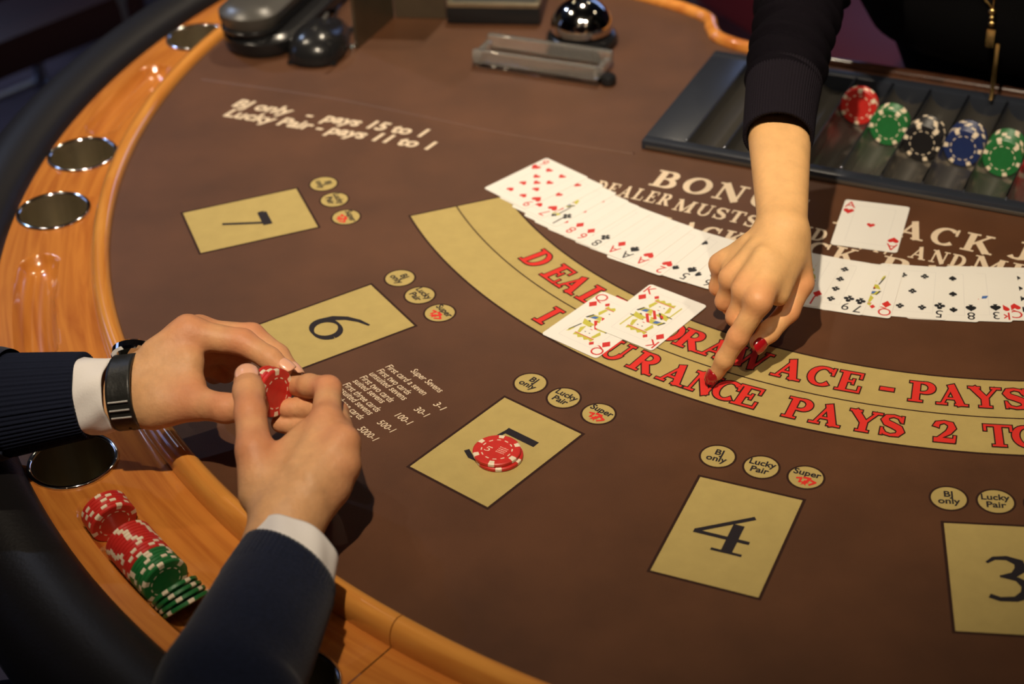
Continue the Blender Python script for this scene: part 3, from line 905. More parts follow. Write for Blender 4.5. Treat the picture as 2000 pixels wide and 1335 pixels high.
def court(fl, rank, suit, put):
    def half(sg):
        def q(pts, mi):
            put([(sg * x * 1.18, sg * y * 1.15) for x, y in pts], mi)
        kw = 1.0 if rank != 'Q' else 0.9
        q([(-.0100, .0205), (-.0095, .0240), (-.0065, .0222), (-.004, .0248), (-.001, .0222), (.002, .0248), (.0045, .0222), (.0075, .0240), (.0080, .0205)], 2)   # crown
        q([(-.0100, .0196), (.0080, .0196), (.0080, .0204), (-.0100, .0204)], 0)
        q([(-.0088, .0190), (-.0105, .0120), (-.0075, .0085), (-.0060, .0190)], 2 if rank != 'J' else 0)      # hair
        q([(.0045, .0190), (.0062, .0085), (.0090, .0125), (.0068, .0190)], 2)
        q([(-.0030, .0150), (-.0020, .0158), (-.0012, .0150), (-.0020, .0146)], 1)   # brow and eyes
        q([(.0012, .0150), (.0020, .0158), (.0030, .0150), (.0020, .0146)], 1)
        q([(-.0014, .0105), (.0014, .0105), (.0007, .0098), (-.0007, .0098)], 0)
        q([(-.0130, .0020), (-.0110, .0075), (-.004, .0085), (-.0015, .0035)], 2)   # shoulders
        q([(.0015, .0035), (.004, .0085), (.0110, .0075), (.0138, .0010)], 2)
        q([(-.0112, .0022), (-.0095, .0062), (-.0058, .0068), (-.0064, .0030)], 3)
        q([(-.0040, .0080), (-.0016, .0085), (.0060, -.0010), (.0035, -.0016)], 0)
        q([(-.0148, .0012), (-.0128, .0012), (-.0105, .0074), (-.0118, .0078)], 1)
        q([(.0020, .0075), (.0036, .0080), (.0100, .0012), (.0085, .0004)], 1)
        q([(.0045, .0060), (.0075, .0055), (.0100, .0022), (.0070, .0026)], 0)
        q([(-.0055, .0020), (-.002, .0034), (0, .0008), (-.0035, -.0008)], 2)
        q([(-.0052, .0012), (-.0035, .0024), (-.0022, .0016), (-.0036, .0004)], 0)
        if rank == 'K':
            q([(.0118, .0035), (.0130, .0035), (.0138, .0230), (.0126, .0235)], 2); q([(.0100, .0062), (.0152, .0058), (.0152, .0068), (.0100, .0072)], 1)
        elif rank == 'Q':
            q([(.0108, .0080), (.0118, .0080), (.0150, .0200), (.0138, .0206)], 1); q([(.0116, .0150), (.0132, .0165), (.0150, .0230), (.0130, .0215)], 2)
        else:
            q([(-.0140, .0060), (-.0130, .0060), (-.0125, .0240), (-.0138, .0240)], 1); q([(-.0155, .0200), (-.0110, .0200), (-.0130, .0260)], 2)
    half(1); half(-1)
def make_card(rank, suit, center, ang, z, tilt=0.0, label='', group=None):
    o = bpy.data.objects.new('playing_card', CARD_ME)
    COL.objects.link(o)
    R = Matrix.Rotation(ang, 4, 'Z') @ Matrix.Rotation(-tilt, 4, 'Y')
    o.matrix_world = Matrix.Translation((center[0], center[1], z)) @ R
    tag(o, label, 'playing card', group)
    fl = Flat(CT / 2 + 0.00004)
    mi = 0 if suit in 'hd' else 1
    def put(pts, m, org=(0, 0), a=0.0, s=1.0):
        fl.put(pts, [tuple(range(len(pts)))], org, a, s, mi=m)
    # thin frame
    fx, fy, lw = 0.0196, 0.0345, 0.00022
    for (x0, y0, x1, y1) in ((-fx, -fy, -fx + lw, fy), (fx - lw, -fy, fx, fy), (-fx, fy - lw, fx, fy), (-fx, -fy, fx, -fy + lw)):
        put([(x0, y0), (x1, y0), (x1, y1), (x0, y1)], 4)
    # corner index and pip, both ends
    v, f = sans(rank, 0.0)
    xs = [p[0] for p in v]; xm = (min(xs) + max(xs)) / 2
    for sg, a in ((1, 0.0), (-1, PI)):
        ix, iy = -sg * 0.0252, sg * (CH / 2 - 0.0150)
        sxx = 0.0160 if rank != '10' else 0.0105
        fl.put([(x - xm, y) for x, y in v], f, (ix, iy), a, sxx, 0.0170, mi=mi)
        for pg in pip_shapes(suit): put(pg, mi, (ix, iy - sg * 0.0072), a, 0.0104)
    if rank in LAY:
        for (x, y) in LAY[rank]:
            for pg in pip_shapes(suit): put(pg, mi, (x, y), 0.0 if y >= -1e-6 else PI, 0.0080)
    else:
        for sg, a in ((1, 0.0), (-1, PI)):
            for pg in pip_shapes(suit): put(pg, mi, (-sg * 0.0135, sg * 0.0285), a, 0.0062)
        court(fl, rank, suit, put)
    pr = fl.mb.build('printed_face', CARD_MATS, None)
    pr.parent = o
    return o
RN = {'A': 'ace', 'K': 'king', 'Q': 'queen', 'J': 'jack', '2': 'two', '3': 'three', '4': 'four', '5': 'five', '6': 'six', '7': 'seven', '8': 'eight', '9': 'nine', '10': 'ten'}
SN = {'h': 'hearts', 'd': 'diamonds', 's': 'spades', 'c': 'clubs'}
def corner_card(p0, ang):
    """centre of a card whose bottom-left corner is p0"""
    c, s = math.cos(ang), math.sin(ang)
    return np.array([p0[0] + c * CW / 2 - s * CH / 2, p0[1] + s * CW / 2 + c * CH / 2])
q0, q3 = G(1057, 653), G(1172, 705)
qa = math.atan2(q3[1] - q0[1], q3[0] - q0[0])
make_card('Q', 'd', corner_card(q0, qa), qa, 0.0009, 0.0, 'queen of diamonds lying partly under the king of diamonds on the mustard band')
make_card('K', 'd', (0.12711, 1.34415), -0.7047, 0.0014, -0.004, 'king of diamonds lying over one corner of the queen of diamonds')
make_card('A', 'h', (0.35382, 1.48412), -0.34743, 0.0006, 0.0, 'single ace of hearts lying on the cream lettering in front of the chip tray')
SPREAD = [('9', 'h', 1031, 398), ('7', 'h', 1063, 416), ('J', 'c', 1089, 433), ('8', 'd', 1115, 450), ('6', 'd', 1137, 462), ('8', 'c', 1165, 475), ('A', 'd', 1198, 488), ('A', 's', 1223, 499),
          ('A', 'h', 1253, 510), ('2', 'h', 1290, 527), ('5', 's', 1337, 540), ('6', 's', 1382, 553), ('7', 's', 1430, 566), ('10', 'd', 1480, 577), ('4', 'c', 1530, 585), ('J', 'd', 1588, 588),
          ('9', 'c', 1651, 599), ('7', 'c', 1674, 604), ('Q', 'd', 1727, 610), ('5', 'c', 1834, 614), ('8', 's', 1897, 618), ('3', 's', 1946, 617), ('K', 'h', 1962, 618), ('Q', 'h', 1984, 615), ('10', 's', 2035, 616)]
ANG = [(953, -52.0), (1100, -47.0), (1250, -41.0), (1390, -36.0), (1590, -27.0), (1730, -20.0), (1834, -15.0), (1900, -12.0), (2040, -8.0)]
for i, (r, s, px, py) in enumerate(SPREAD):
    a = math.radians(float(np.interp(px, [k for k, _ in ANG], [k for _, k in ANG])))
    p = G(px, py, 0.001)
    lx, ly = 0.0252, -(CH / 2 - 0.0090)
    c_, s_ = math.cos(a), math.sin(a)
    cx, cy = p[0] - (c_ * lx - s_ * ly), p[1] - (s_ * lx + c_ * ly)
    tl = 0.0165
    z = 0.0004 + math.sin(tl) * CW / 2
    vis = {0: ', its face fully showing'}.get(i, None)
    nb = SPREAD[i - 1] if i else None
    lab = '%s of %s in the fanned row of cards' % (RN[r], SN[s])
    lab += vis if vis else ', half under the %s of %s' % (RN[nb[0]], SN[nb[1]])
    make_card(r, s, (cx, cy), a, z, tl, lab, 'cards fanned in a row on the felt')

# ------------------------------------------------------------------ chips
CHR, CHT = 0.0198, 0.0034
M_INS = mat('chip_cream', (0.74, 0.62, 0.46, 1), rough=0.45)
CHIP_COL = {'red': (0.52, 0.024, 0.018, 1), 'green': (0.016, 0.14, 0.035, 1), 'black': (0.012, 0.011, 0.012, 1), 'blue': (0.014, 0.026, 0.10, 1)}
CHIP_MESH = {}
def chip_mesh(color):
    if color in CHIP_MESH: return CHIP_MESH[color]
    n = 72
    prof = [(0.0115, CHT / 2 - .0002), (0.0122, CHT / 2), (0.0132, CHT / 2), (0.0152, CHT / 2), (0.0188, CHT / 2), (CHR, CHT / 2 - .0006), (CHR, -CHT / 2 + .0006), (0.0188, -CHT / 2), (0.0152, -CHT / 2), (0.0132, -CHT / 2), (0.0122, -CHT / 2), (0.0115, -CHT / 2 + .0002)]
    v = []; f = []; m = []
    for r, z in prof:
        for k in range(n):
            a = 2 * PI * k / n; v.append((r * math.cos(a), r * math.sin(a), z))
    for i in range(len(prof) - 1):
        for k in range(n):
            k2 = (k + 1) % n
            f.append((i * n + k, (i + 1) * n + k, (i + 1) * n + k2, i * n + k2))
            ins = (k % 12) < 3 and 3 <= i <= 7
            dash = i in (1, 9) and (k % 6) in (1, 2, 3)
            m.append(1 if (ins or dash) else 0)
    f.append(tuple(range(n))); m.append(0)
    f.append(tuple(range((len(prof) - 1) * n, len(prof) * n))[::-1]); m.append(0)
    me = bpy.data.meshes.new('poker_chip')
    me.from_pydata(v, [], f)
    me.materials.append(mat('chip_' + color, CHIP_COL[color], rough=0.38, var=0.08, vscale=200, spec=0.5)); me.materials.append(M_INS)
    me.polygons.foreach_set('material_index', np.array(m, dtype=np.int32)); me.update()
    CHIP_MESH[color] = me
    return me
def make_chip(color, c, axis, label, group, spin=None):
    o = bpy.data.objects.new('poker_chip', chip_mesh(color))
    COL.objects.link(o)
    z = unit(axis); x = np.cross([0.0, 0.3, 1.0], z)
    x = unit(x) if np.linalg.norm(x) > 1e-3 else np.array([1.0, 0, 0])
    y = np.cross(z, x)
    sp = RNG.uniform(0, 2 * PI) if spin is None else spin
    x2 = math.cos(sp) * x + math.sin(sp) * y
    y2 = np.cross(z, x2)
    m = Matrix(((x2[0], y2[0], z[0], c[0]), (x2[1], y2[1], z[1], c[1]), (x2[2], y2[2], z[2], c[2]), (0, 0, 0, 1)))
    o.matrix_world = m
    return tag(o, label, 'poker chip', group)
cb5 = G(972, 884, 0.004)
make_chip('red', (cb5[0] + .0010, cb5[1] - .0012, 0.0005 + CHT / 2), (0, 0, 1), 'red poker chip at the bottom of the pair in the five betting box', 'chips bet on box five', 0.35)
tc_ = make_chip('red', (cb5[0] - .0006, cb5[1] + .0004, 0.0006 + CHT * 1.5), (0, 0, 1), 'red poker chip with a cream five on top of the pair in betting box', 'chips bet on box five', 0.13)
fl = Flat(CHT / 2 - 0.0001)
iv = tc_.matrix_world.to_3x3().inverted()
ra = -0.62 - math.atan2(tc_.matrix_world[1][0], tc_.matrix_world[0][0])
def ctr(dx, dy): return (math.cos(ra) * dx - math.sin(ra) * dy, math.sin(ra) * dx + math.cos(ra) * dy)
for p, w in NUM[5][0]:
    v, f = stroke_mesh(p, w); fl.put(v, f, ctr(-.0090, -.0055), ra, 0.0058)
for k, t in enumerate(('CASINO', 'CLUB')):
    pass
M_CHIPINK = mat('chip_foil', (0.80, 0.45, 0.36, 1), rough=0.4)
for row in range(4):
    for k in range(6):
        v, f = quad(0.0009, 0.0009 if (k + row) % 3 else 0.0014)
        fl.put(v, f, ctr(0.0010 + k * 0.0014, 0.0044 - row * 0.0022), ra + 0.1, 1, mi=1)
o = fl.mb.build('printed_face', [M_INS, M_CHIPINK], None); o.parent = tc_

def tangent(a): return np.array([-math.sin(a), math.cos(a), 0.0])
def trough_chip(color, a, lean, label, group, dz=0.0):
    t = tangent(a); ax = unit(t * math.cos(lean) + np.array([0, 0, 1.0]) * math.sin(lean))
    c = P_R(float(trough_r(np.array([a]))[0]), a, WOOD_Z - 0.0136 + CHR * math.cos(lean) + CHT / 2 * math.sin(abs(lean)) + dz)
    return make_chip(color, c, ax, label, group)
da = (CHT + 0.0001) / 0.94
a = ang_px(238, 975, -0.004)
for k in range(6):
    trough_chip('red', a + k * da / math.cos(0.2), -0.20, '%s red poker chip from the cup holder in the short red row' % ORD[k], 'short red chip row in the rail')
a = ang_px(284, 1036, -0.004)
for k in range(11):
    trough_chip('red', a + k * da / math.cos(0.12), -0.12, '%s red poker chip from the gap in the long row touching the green chips' % ORD[k], 'long red chip row in the rail')
a += 11 * da / math.cos(0.12)
for k in range(6):
    trough_chip('green', a + k * da / math.cos(0.12), -0.12, '%s green poker chip from the red ones in the row in the rail' % ORD[k], 'green chip row in the rail')
a += 6 * da / math.cos(0.12) + 0.010 / 0.94
for k in range(4):
    trough_chip('green', a + k * 1.5 * da, -0.62 - 0.05 * k, '%s loosely leaning green poker chip counted from the upright green chips in the rail' % ORD[k], 'loose green chips in the rail', 0.0005)

# ------------------------------------------------------------------ dealer's chip tray
M_TRAY = mat('tray_plastic', (0.022, 0.026, 0.036, 1), rough=0.30, bump=0.1, bscale=200)
M_GROOVE = mat('tray_groove', (0.10, 0.092, 0.080, 1), rough=0.22, metal=0.55)
M_DIV = mat('tray_divider', (0.30, 0.32, 0.38, 1), rough=0.25, metal=1.0)
tray = empty('chip_tray', UV((TR_U0 + TR_U1) / 2, (TR_V0 + TR_V1) / 2, -0.012), 'long dark chip tray with rounded grooves set into the felt before the dealer', 'tray')
GP, GR, TZ = 0.0415, 0.0203, 0.0100
GU = [-0.124 + GP * k for k in range(-3, 10)]
GU = [u for u in GU if TR_U0 + .03 < u < TR_U1 - .03]
gv0, gv1 = TR_V0 + 0.014, TR_V1 - 0.016
uL, uR = GU[0] - GP / 2, GU[-1] + GP / 2
for u in GU:
    mb = MB()
    prof = [(u + GR * math.cos(PI + PI * k / 14), TZ - GR * math.sin(PI * k / 14) * 1.0) for k in range(15)]
    vs_ = [UV(pu, gv, pz) for gv in (gv0, gv1) for (pu, pz) in prof]
    mb.add(vs_, [(k, k + 1, k + 16, k + 15) for k in range(14)])
    smooth_by_angle(mb.build('groove', M_GROOVE, tray), 60)
for k in range(len(GU) + 1):
    u = uL + GP * k
    MB().box(UV(u, (gv0 + gv1) / 2, TZ - 0.0015), (0.0022, gv1 - gv0, 0.006), rotz(AX - PI / 2), bevel=0.0007).build('divider', M_DIV, tray)
mb = MB()
def bar(u0, u1, v0, v1, z0=-0.014, z1=TZ):
    mb.box(UV((u0 + u1) / 2, (v0 + v1) / 2, (z0 + z1) / 2), (u1 - u0, v1 - v0, z1 - z0), rotz(AX - PI / 2), bevel=0.002)
bar(TR_U0, TR_U1, TR_V0, gv0); bar(TR_U0, TR_U1, gv1, TR_V1); bar(TR_U0, uL, gv0 - .002, gv1 + .002); bar(uR, TR_U1, gv0 - .002, gv1 + .002)
bar(TR_U0 + .003, TR_U1 - .003, TR_V0 + .003, TR_V1 - .003, -0.016, -0.0125)
mb.build('frame', M_TRAY, tray, 40)
M_RAILM = mat('tray_front_strip', (0.20, 0.18, 0.15, 1), rough=0.35, metal=0.8)
MB().box(UV(0, TR_V0 - 0.0007, 0.0035), (TR_U1 - TR_U0 - .01, 0.0014, 0.003), rotz(AX - PI / 2)).build('front_strip', M_RAILM, tray)
TCH = [(0, 'red', 1665, 206, 3, 'red poker chip from the table front in the tray groove beside the sleeve', 'red chips in the tray near the sleeve'),
       (1, 'green', 1724, 246, 5, 'green chip from the table front between red and black tray chips', 'green chips beside the red ones in the tray'),
       (2, 'black', 1788, 276, 7, 'black poker chip from the table front in the tray', 'black chips in the tray'),
       (3, 'blue', 1868, 286, 7, 'dark blue poker chip from the table front in the tray', 'blue chips in the tray'),
       (4, 'green', 1945, 306, 8, 'green chip from the table front next to the blue tray chips', 'green chips beside the blue ones in the tray'),
       (5, 'red', 2022, 318, 8, 'red chip from the table front past the second green tray row', 'red chips at the far end of the tray')]
for gi, colr, px, py, n_, lab, grp in TCH:
    u = -0.124 + GP * gi
    p = G(px, py, TZ)[:2] - CR
    v0 = p @ AV
    lean = 0.16
    ax = unit(np.array([AV[0] * math.cos(lean), AV[1] * math.cos(lean), -math.sin(lean)]))
    for k in range(n_):
        vv = v0 + k * (CHT + 0.0001) / math.cos(lean)
        if vv > gv1 - 0.008: break
        c = UV(u, vv, TZ - GR + CHR * math.cos(lean) + CHT / 2 * math.sin(lean) + 0.0004)
        make_chip(colr, c, ax, (ORD[k] + ' ' + lab) if n_ > 1 else lab, grp)
# ------------------------------------------------------------------ things at the dealer's side
M_BLK = mat('black_plastic', (0.012, 0.012, 0.013, 1), rough=0.22, spec=0.5)
M_GRYP = mat('grey_plastic', (0.060, 0.056, 0.050, 1), rough=0.32)
def frame_at(px, py, ang, z=0.0):
    p = G(px, py, z)
    return np.array([p[0], p[1], z]), rotz(ang)
# service bell
bc = G(1137, 82, 0.0); bc[2] = 0.0
bell = empty('service_bell', tuple(bc), 'chrome dome service bell on a black base behind the clear holder', 'bell')
MB().lathe([(0.0001, 0.0), (0.041, 0.0), (0.0425, 0.004), (0.041, 0.010), (0.036, 0.014), (0.0001, 0.014)], bc, 48).build('base', M_BLK, bell, 40)
MB().lathe([(0.0355, 0.018), (0.0365, 0.0185), (0.0365, 0.0205)] + [(0.0365 * math.cos(t), 0.0205 + 0.034 * math.sin(t)) for t in np.linspace(0.05, PI / 2 - 0.06, 14)] + [(0.0001, 0.0545)], bc, 64).build('dome', M_CHROME, bell, 50)
MB().lathe([(0.0001, 0.0), (0.008, 0.0), (0.008, 0.018), (0.0001, 0.018)], bc + np.array([0, 0, 0.0136]), 24).build('post', M_CHROME, bell, 40)
MB().lathe([(0.0001, 0.054), (0.0032, 0.054), (0.0032, 0.064), (0.0055, 0.066), (0.0060, 0.069), (0.0045, 0.0715), (0.0001, 0.0725)], bc, 24).build('button', M_CHROME, bell, 50)

# clear acrylic holder
M_ACRW = mat('acrylic_edge', (0.92, 0.90, 0.85, 1), rough=0.03, trans=0.91, ior=1.49, coat=1.0)
M_ACR = mat('clear_acrylic', (0.95, 0.92, 0.86, 1), rough=0.02, trans=1.0, ior=1.49)
h0, h1 = G(922, 131, 0.0), G(1168, 168, 0.0)
ha = math.atan2(h1[1] - h0[1], h1[0] - h0[0])
hl = float(np.hypot(*(h1 - h0)[:2]))
hw = 0.052
HR = rotz(ha)
def hp(x, y, z): return np.array([h0[0], h0[1], 0]) + HR @ np.array([x, y, z])
hold = empty('card_holder', tuple(hp(hl / 2, hw / 2, 0)), 'clear acrylic channel holder lying in front of the chrome bell', 'card holder')
MB().box(hp(hl / 2, hw / 2, 0.0026), (hl, hw, 0.005), HR, bevel=0.0012).build('base', M_ACR, hold, 40)
for y in (0.0045, hw - 0.0045):
    MB().box(hp(hl / 2, y, 0.0135), (hl, 0.010, 0.0165), HR, bevel=0.0040).build('side_wall', M_ACRW, hold, 40)
for x in (0.004, hl - 0.004):
    MB().box(hp(x, hw / 2, 0.0105), (0.008, hw - 0.0185, 0.010), HR, bevel=0.0018).build('end_wall', M_ACRW, hold, 40)
pk = G(1166, 160, 0.006); pk[2] = 0.0
pk = hp(hl + 0.0085, 0.010, 0.0)
puck = MB().lathe([(0.0001, 0.0002), (0.0085, 0.0002), (0.0092, 0.002), (0.0092, 0.008), (0.0080, 0.0098), (0.0001, 0.0102)], pk, 32).build('marker_button', M_BLK, None, 40)
tag(puck, 'small round black marker button at the end of the clear holder', 'button')

# computer mouse with cable
mc = G(628, 92, 0.0); mc[2] = 0.0
mdir = math.atan2(*(G(660, 20)[:2] - G(612, 110)[:2])[::-1])
MR = rotz(mdir)
mouse = empty('computer_mouse', tuple(mc), 'black computer mouse with a cable between the dark device and the metal stand', 'computer mouse')
nu, nv = 40, 16
vs_ = []; fs = []
for i in range(nv + 1):
    ph = (PI / 2) * i / nv
    for k in range(nu):
        th = 2 * PI * k / nu
        cx, sx = math.cos(th), math.sin(th)
        ex = abs(cx) ** 0.8 * (1 if cx > 0 else -1); ey = abs(sx) ** 0.8 * (1 if sx > 0 else -1)
        x = 0.058 * ex * math.cos(ph) ** 0.7; y = 0.0335 * ey * math.cos(ph) ** 0.7 * (1 + 0.12 * -ex)
        z = 0.003 + 0.027 * math.sin(ph) ** 0.9 * (1 - 0.22 * ex)
        vs_.append(mc + MR @ np.array([x, y, z]))
for i in range(nv):
    for k in range(nu):
        k2 = (k + 1) % nu
        fs.append((i * nu + k, i * nu + k2, (i + 1) * nu + k2, (i + 1) * nu + k))
obj('shell', vs_, fs, M_BLK, mouse, smooth=True)
MB().box(mc + MR @ np.array([0, 0, 0.002]), (0.1, 0.058, 0.0036), MR, bevel=0.001).build('sole', M_BLK, mouse)
MB().box(mc + MR @ np.array([0.033, 0, 0.0235]), (0.018, 0.005, 0.006), MR, bevel=0.002).build('scroll_wheel', M_GRYP, mouse)
cp = [mc + MR @ np.array(p) for p in ((0.054, 0, 0.012), (0.075, 0.0, 0.006), (0.11, 0.004, 0.0022), (0.17, -0.006, 0.0022), (0.24, 0.012, 0.0022))]
MB().tube(catmull(cp, 8), 0.0019, 10).build('cable', M_BLK, mouse, 60)

# dark rounded device with a grey lid, by the rail
d0 = G(486, 96, 0.0); d0[2] = 0.0
ddir = 1.19
DR = rotz(ddir)
dev = empty('desk_device', tuple(d0), 'long dark plastic device with a rounded end and grey lid standing by the rail', 'device')
def capsule_slab(name, length, w, z0, z1, r, m, inset=0.0, taper=0.0):
    nn = 24
    prof = [(1.0 - 0.10, z0), (1.0, z0 + r), (1.0, z1 - r), (1.0 - r / w * 1.2, z1 - r * .2), (1.0 - r / w * 2.4, z1)]
    vs_ = []; fs = []
    pts = []
    for k in range(nn + 1):
        t = PI / 2 + PI * k / nn
        pts.append((math.cos(t) * w * 0.9, math.sin(t) * w))
    pts = [(length, w)] + pts + [(length, -w)]
    for sc, z in prof:
        for x, y in pts:
            vs_.append(d0 + DR @ np.array([(x + 0.0) * (sc if x < 0 else 1) + w * 0.9, y * sc, z]))
    n = len(pts)
    for i in range(len(prof) - 1):
        for k in range(n):
            k2 = (k + 1) % n
            fs.append((i * n + k, i * n + k2, (i + 1) * n + k2, (i + 1) * n + k))
    fs.append(tuple(range(n))[::-1]); fs.append(tuple((len(prof) - 1) * n + k for k in range(n)))
    smooth_by_angle(obj(name, vs_, fs, m, dev), 40)
d0 = d0 - DR @ np.array([0.026, 0.012, 0])
capsule_slab('body', 0.207, 0.046, 0.0006, 0.026, 0.007, M_BLK)
d0 = d0 + DR @ np.array([0.000, 0.008, 0])
capsule_slab('neck', 0.205, 0.036, 0.0255, 0.033, 0.002, M_BLK)
capsule_slab('lid', 0.205, 0.038, 0.0325, 0.058, 0.009, M_GRYP)

# folded metal stand (two upright panels) and black drop box with steel rim
M_STAND = mat('stand_metal', (0.20, 0.165, 0.115, 1), rough=0.33, metal=0.85, var=0.1, vscale=30)
s0, s1, s2 = G(696, 96), G(768, 34), G(868, 62)
for p in (s0, s1, s2): p[2] = 0.0
s2 = s1 + (G(872, 36) - s1) * np.array([1, 1, 0])
stand = empty('card_stand', tuple(s1), 'bronze metal stand of two upright panels behind the mouse', 'stand')
def panel(a, b, h, th, name):
    d = b - a; L = float(np.hypot(d[0], d[1])); an = math.atan2(d[1], d[0])
    return MB().box((a + b) / 2 + np.array([0, 0, h / 2 + 0.0003]), (L, th, h), rotz(an), bevel=0.0008).build(name, M_STAND, stand)
panel(s0, s1, 0.14, 0.004, 'side_panel')
panel(s1 + np.array([0.003, 0, 0]), s2, 0.14, 0.004, 'back_panel')
foot = MB().lathe([(0.0001, 0.0003), (0.004, 0.0003), (0.0045, 0.004), (0.003, 0.0075), (0.0001, 0.0085)], s0 + np.array([-0.004, -0.004, 0]), 24).build('foot', M_CHROME, stand, 50)
b0 = G(892, 48, 0.0); b1 = G(1048, 44, 0.0)
b0[2] = b1[2] = 0
ba = math.atan2(b1[1] - b0[1], b1[0] - b0[0]) - 0.10
BR = rotz(ba)
box = empty('drop_box', tuple(b0), 'black box with a steel rimmed top standing behind the clear holder', 'box')
def bp_(x, y, z): return b0 + BR @ np.array([x, y, z])
MB().box(bp_(0.045, 0.055, 0.0112), (0.115, 0.11, 0.022), BR, bevel=0.005).build('body', M_BLK, box, 40)
mb = MB()
for (x, y, sx, sy) in ((0.045, 0.004, 0.111, 0.006), (0.045, 0.106, 0.111, 0.006), (-0.0085, 0.055, 0.006, 0.10), (0.0985, 0.055, 0.006, 0.10)):
    mb.box(bp_(x, y, 0.0245), (sx, sy, 0.006), BR, bevel=0.001)
mb.build('rim', M_STEEL, box)
MB().box(bp_(0.045, 0.055, 0.0230), (0.100, 0.096, 0.002), BR).build('top_plate', M_GRYP, box)

# ------------------------------------------------------------------ bar stools
M_SMET = mat('stool_metal', (0.42, 0.44, 0.50, 1), rough=0.35, metal=0.9)
M_SEAT = mat('stool_vinyl', (0.03, 0.012, 0.016, 1), rough=0.45)
def make_stool(x, y, rz, label, seat=None):
    t = empty('casino_stool', (x, y, FLOOR), label, 'stool', 'stools around the table')
    Rz = rotz(rz); o0 = np.array([x, y, FLOOR])
    def p(a, b, c): return o0 + Rz @ np.array([a, b, c])
    sh = 0.50
    MB().box(p(0, 0, sh - 0.035), (0.40, 0.40, 0.07), Rz, bevel=0.02).build('seat', seat or M_SEAT, t, 40)
    MB().box(p(0, -0.205, sh + 0.2), (0.38, 0.05, 0.26), Rz, bevel=0.02).build('backrest', seat or M_SEAT, t, 40)
    for sx in (-1, 1):
        MB().tube([p(sx * 0.15, -0.19, sh - 0.06), p(sx * 0.15, -0.20, sh + 0.12)], 0.011, 10).build('back_post', M_SMET, t, 60)
        for sy in (-1, 1):
            MB().tube([p(sx * 0.17, sy * 0.17, sh - 0.065), p(sx * 0.21, sy * 0.21, 0.001)], 0.013, 12).build('leg', M_SMET, t, 60)
    for (a, b) in (((-.195, -.195), (.195, -.195)), ((-.195, .195), (.195, .195)), ((-.195, -.195), (-.195, .195)), ((.195, -.195), (.195, .195))):
        MB().tube([p(a[0], a[1], 0.2), p(b[0], b[1], 0.2)], 0.008, 10).build('stretcher', M_SMET, t, 60)
    return t
# ------------------------------------------------------------------ bodies: smooth unions of tapered limbs, meshed by surface nets
def cone_sd(P, a, b, r0, r1):
    ab = b - a
    t = np.clip(((P - a) @ ab) / (ab @ ab + 1e-12), 0, 1)
    d = P - (a + t[..., None] * ab)
    return np.sqrt((d * d).sum(-1)) - (r0 + (r1 - r0) * t)
def smin(a, b, k):
    h = np.maximum(k - np.abs(a - b), 0) / k
    return np.minimum(a, b) - h * h * k * 0.25
class Field:
    def __init__(self, lo, hi, h):
        self.lo = np.asarray(lo, float); self.h = h
        self.n = np.ceil((np.asarray(hi) - self.lo) / h).astype(int) + 1
        self.ax = [self.lo[i] + h * np.arange(self.n[i]) for i in range(3)]
    def blank(self):
        return np.full(tuple(self.n), 0.05, np.float32)
    def eval(self, D, a, b, r0, r1, k, margin=0.02):
        a = np.asarray(a, float); b = np.asarray(b, float)
        R = max(r0, r1) + margin
        sl = []
        for i in range(3):
            i0 = int(np.clip(np.floor((min(a[i], b[i]) - R - self.lo[i]) / self.h), 0, self.n[i]))
            i1 = int(np.clip(np.ceil((max(a[i], b[i]) + R - self.lo[i]) / self.h) + 1, 0, self.n[i]))
            if i1 <= i0: return
            sl.append(slice(i0, i1))
        g = np.stack(np.meshgrid(self.ax[0][sl[0]], self.ax[1][sl[1]], self.ax[2][sl[2]], indexing='ij'), -1)
        d = cone_sd(g, a, b, r0, r1).astype(np.float32)
        D[tuple(sl)] = smin(D[tuple(sl)], d, k)
    def mesh(self, D):
        s = D < 0
        nx, ny, nz = D.shape
        acc = np.zeros((nx - 1, ny - 1, nz - 1, 3), np.float32); cnt = np.zeros((nx - 1, ny - 1, nz - 1), np.float32)
        corners = [(i, j, k) for i in (0, 1) for j in (0, 1) for k in (0, 1)]
        def C(c, A): return A[c[0]:nx - 1 + c[0], c[1]:ny - 1 + c[1], c[2]:nz - 1 + c[2]]
        for c in corners:
            for ax in range(3):
                if c[ax]: continue
                e = list(c); e[ax] = 1
                d0, d1 = C(c, D), C(e, D)
                cr = (d0 < 0) != (d1 < 0)
                t = np.where(cr, d0 / np.where(cr, d0 - d1, 1), 0)
                for q in range(3):
                    acc[..., q] += np.where(cr, c[q] + (t if q == ax else 0), 0)
                cnt += cr
        act = cnt > 0
        idx = -np.ones(act.shape, int)
        ii = np.argwhere(act)
        idx[act] = np.arange(len(ii))
        V = self.lo + self.h * (ii + acc[act] / cnt[act][:, None])
        F = []
        for ax in range(3):
            sh = [slice(1, -1)] * 3
            a0 = [slice(1, nn - 1) for nn in (nx, ny, nz)]; a0[ax] = slice(0, (nx, ny, nz)[ax] - 1)
            a1 = list(a0); a1[ax] = slice(1, (nx, ny, nz)[ax])
            s0, s1 = s[tuple(a0)], s[tuple(a1)]
            for (m, flip) in ((s0 & ~s1, False), (~s0 & s1, True)):
                p = np.argwhere(m)
                if not len(p): continue
                off = np.array([0 if q == ax else 1 for q in range(3)])
                p = p + off
                u, w = (ax + 1) % 3, (ax + 2) % 3
                du = np.zeros(3, int); du[u] = 1
                dw = np.zeros(3, int); dw[w] = 1
                qd = [p - du - dw, p - dw, p, p - du]
                qi = np.stack([idx[x[:, 0], x[:, 1], x[:, 2]] for x in qd], 1)
                F.append(qi[:, ::-1] if flip else qi)
        F = np.vstack(F)
        F = F[(F >= 0).all(1)]
        return V, F
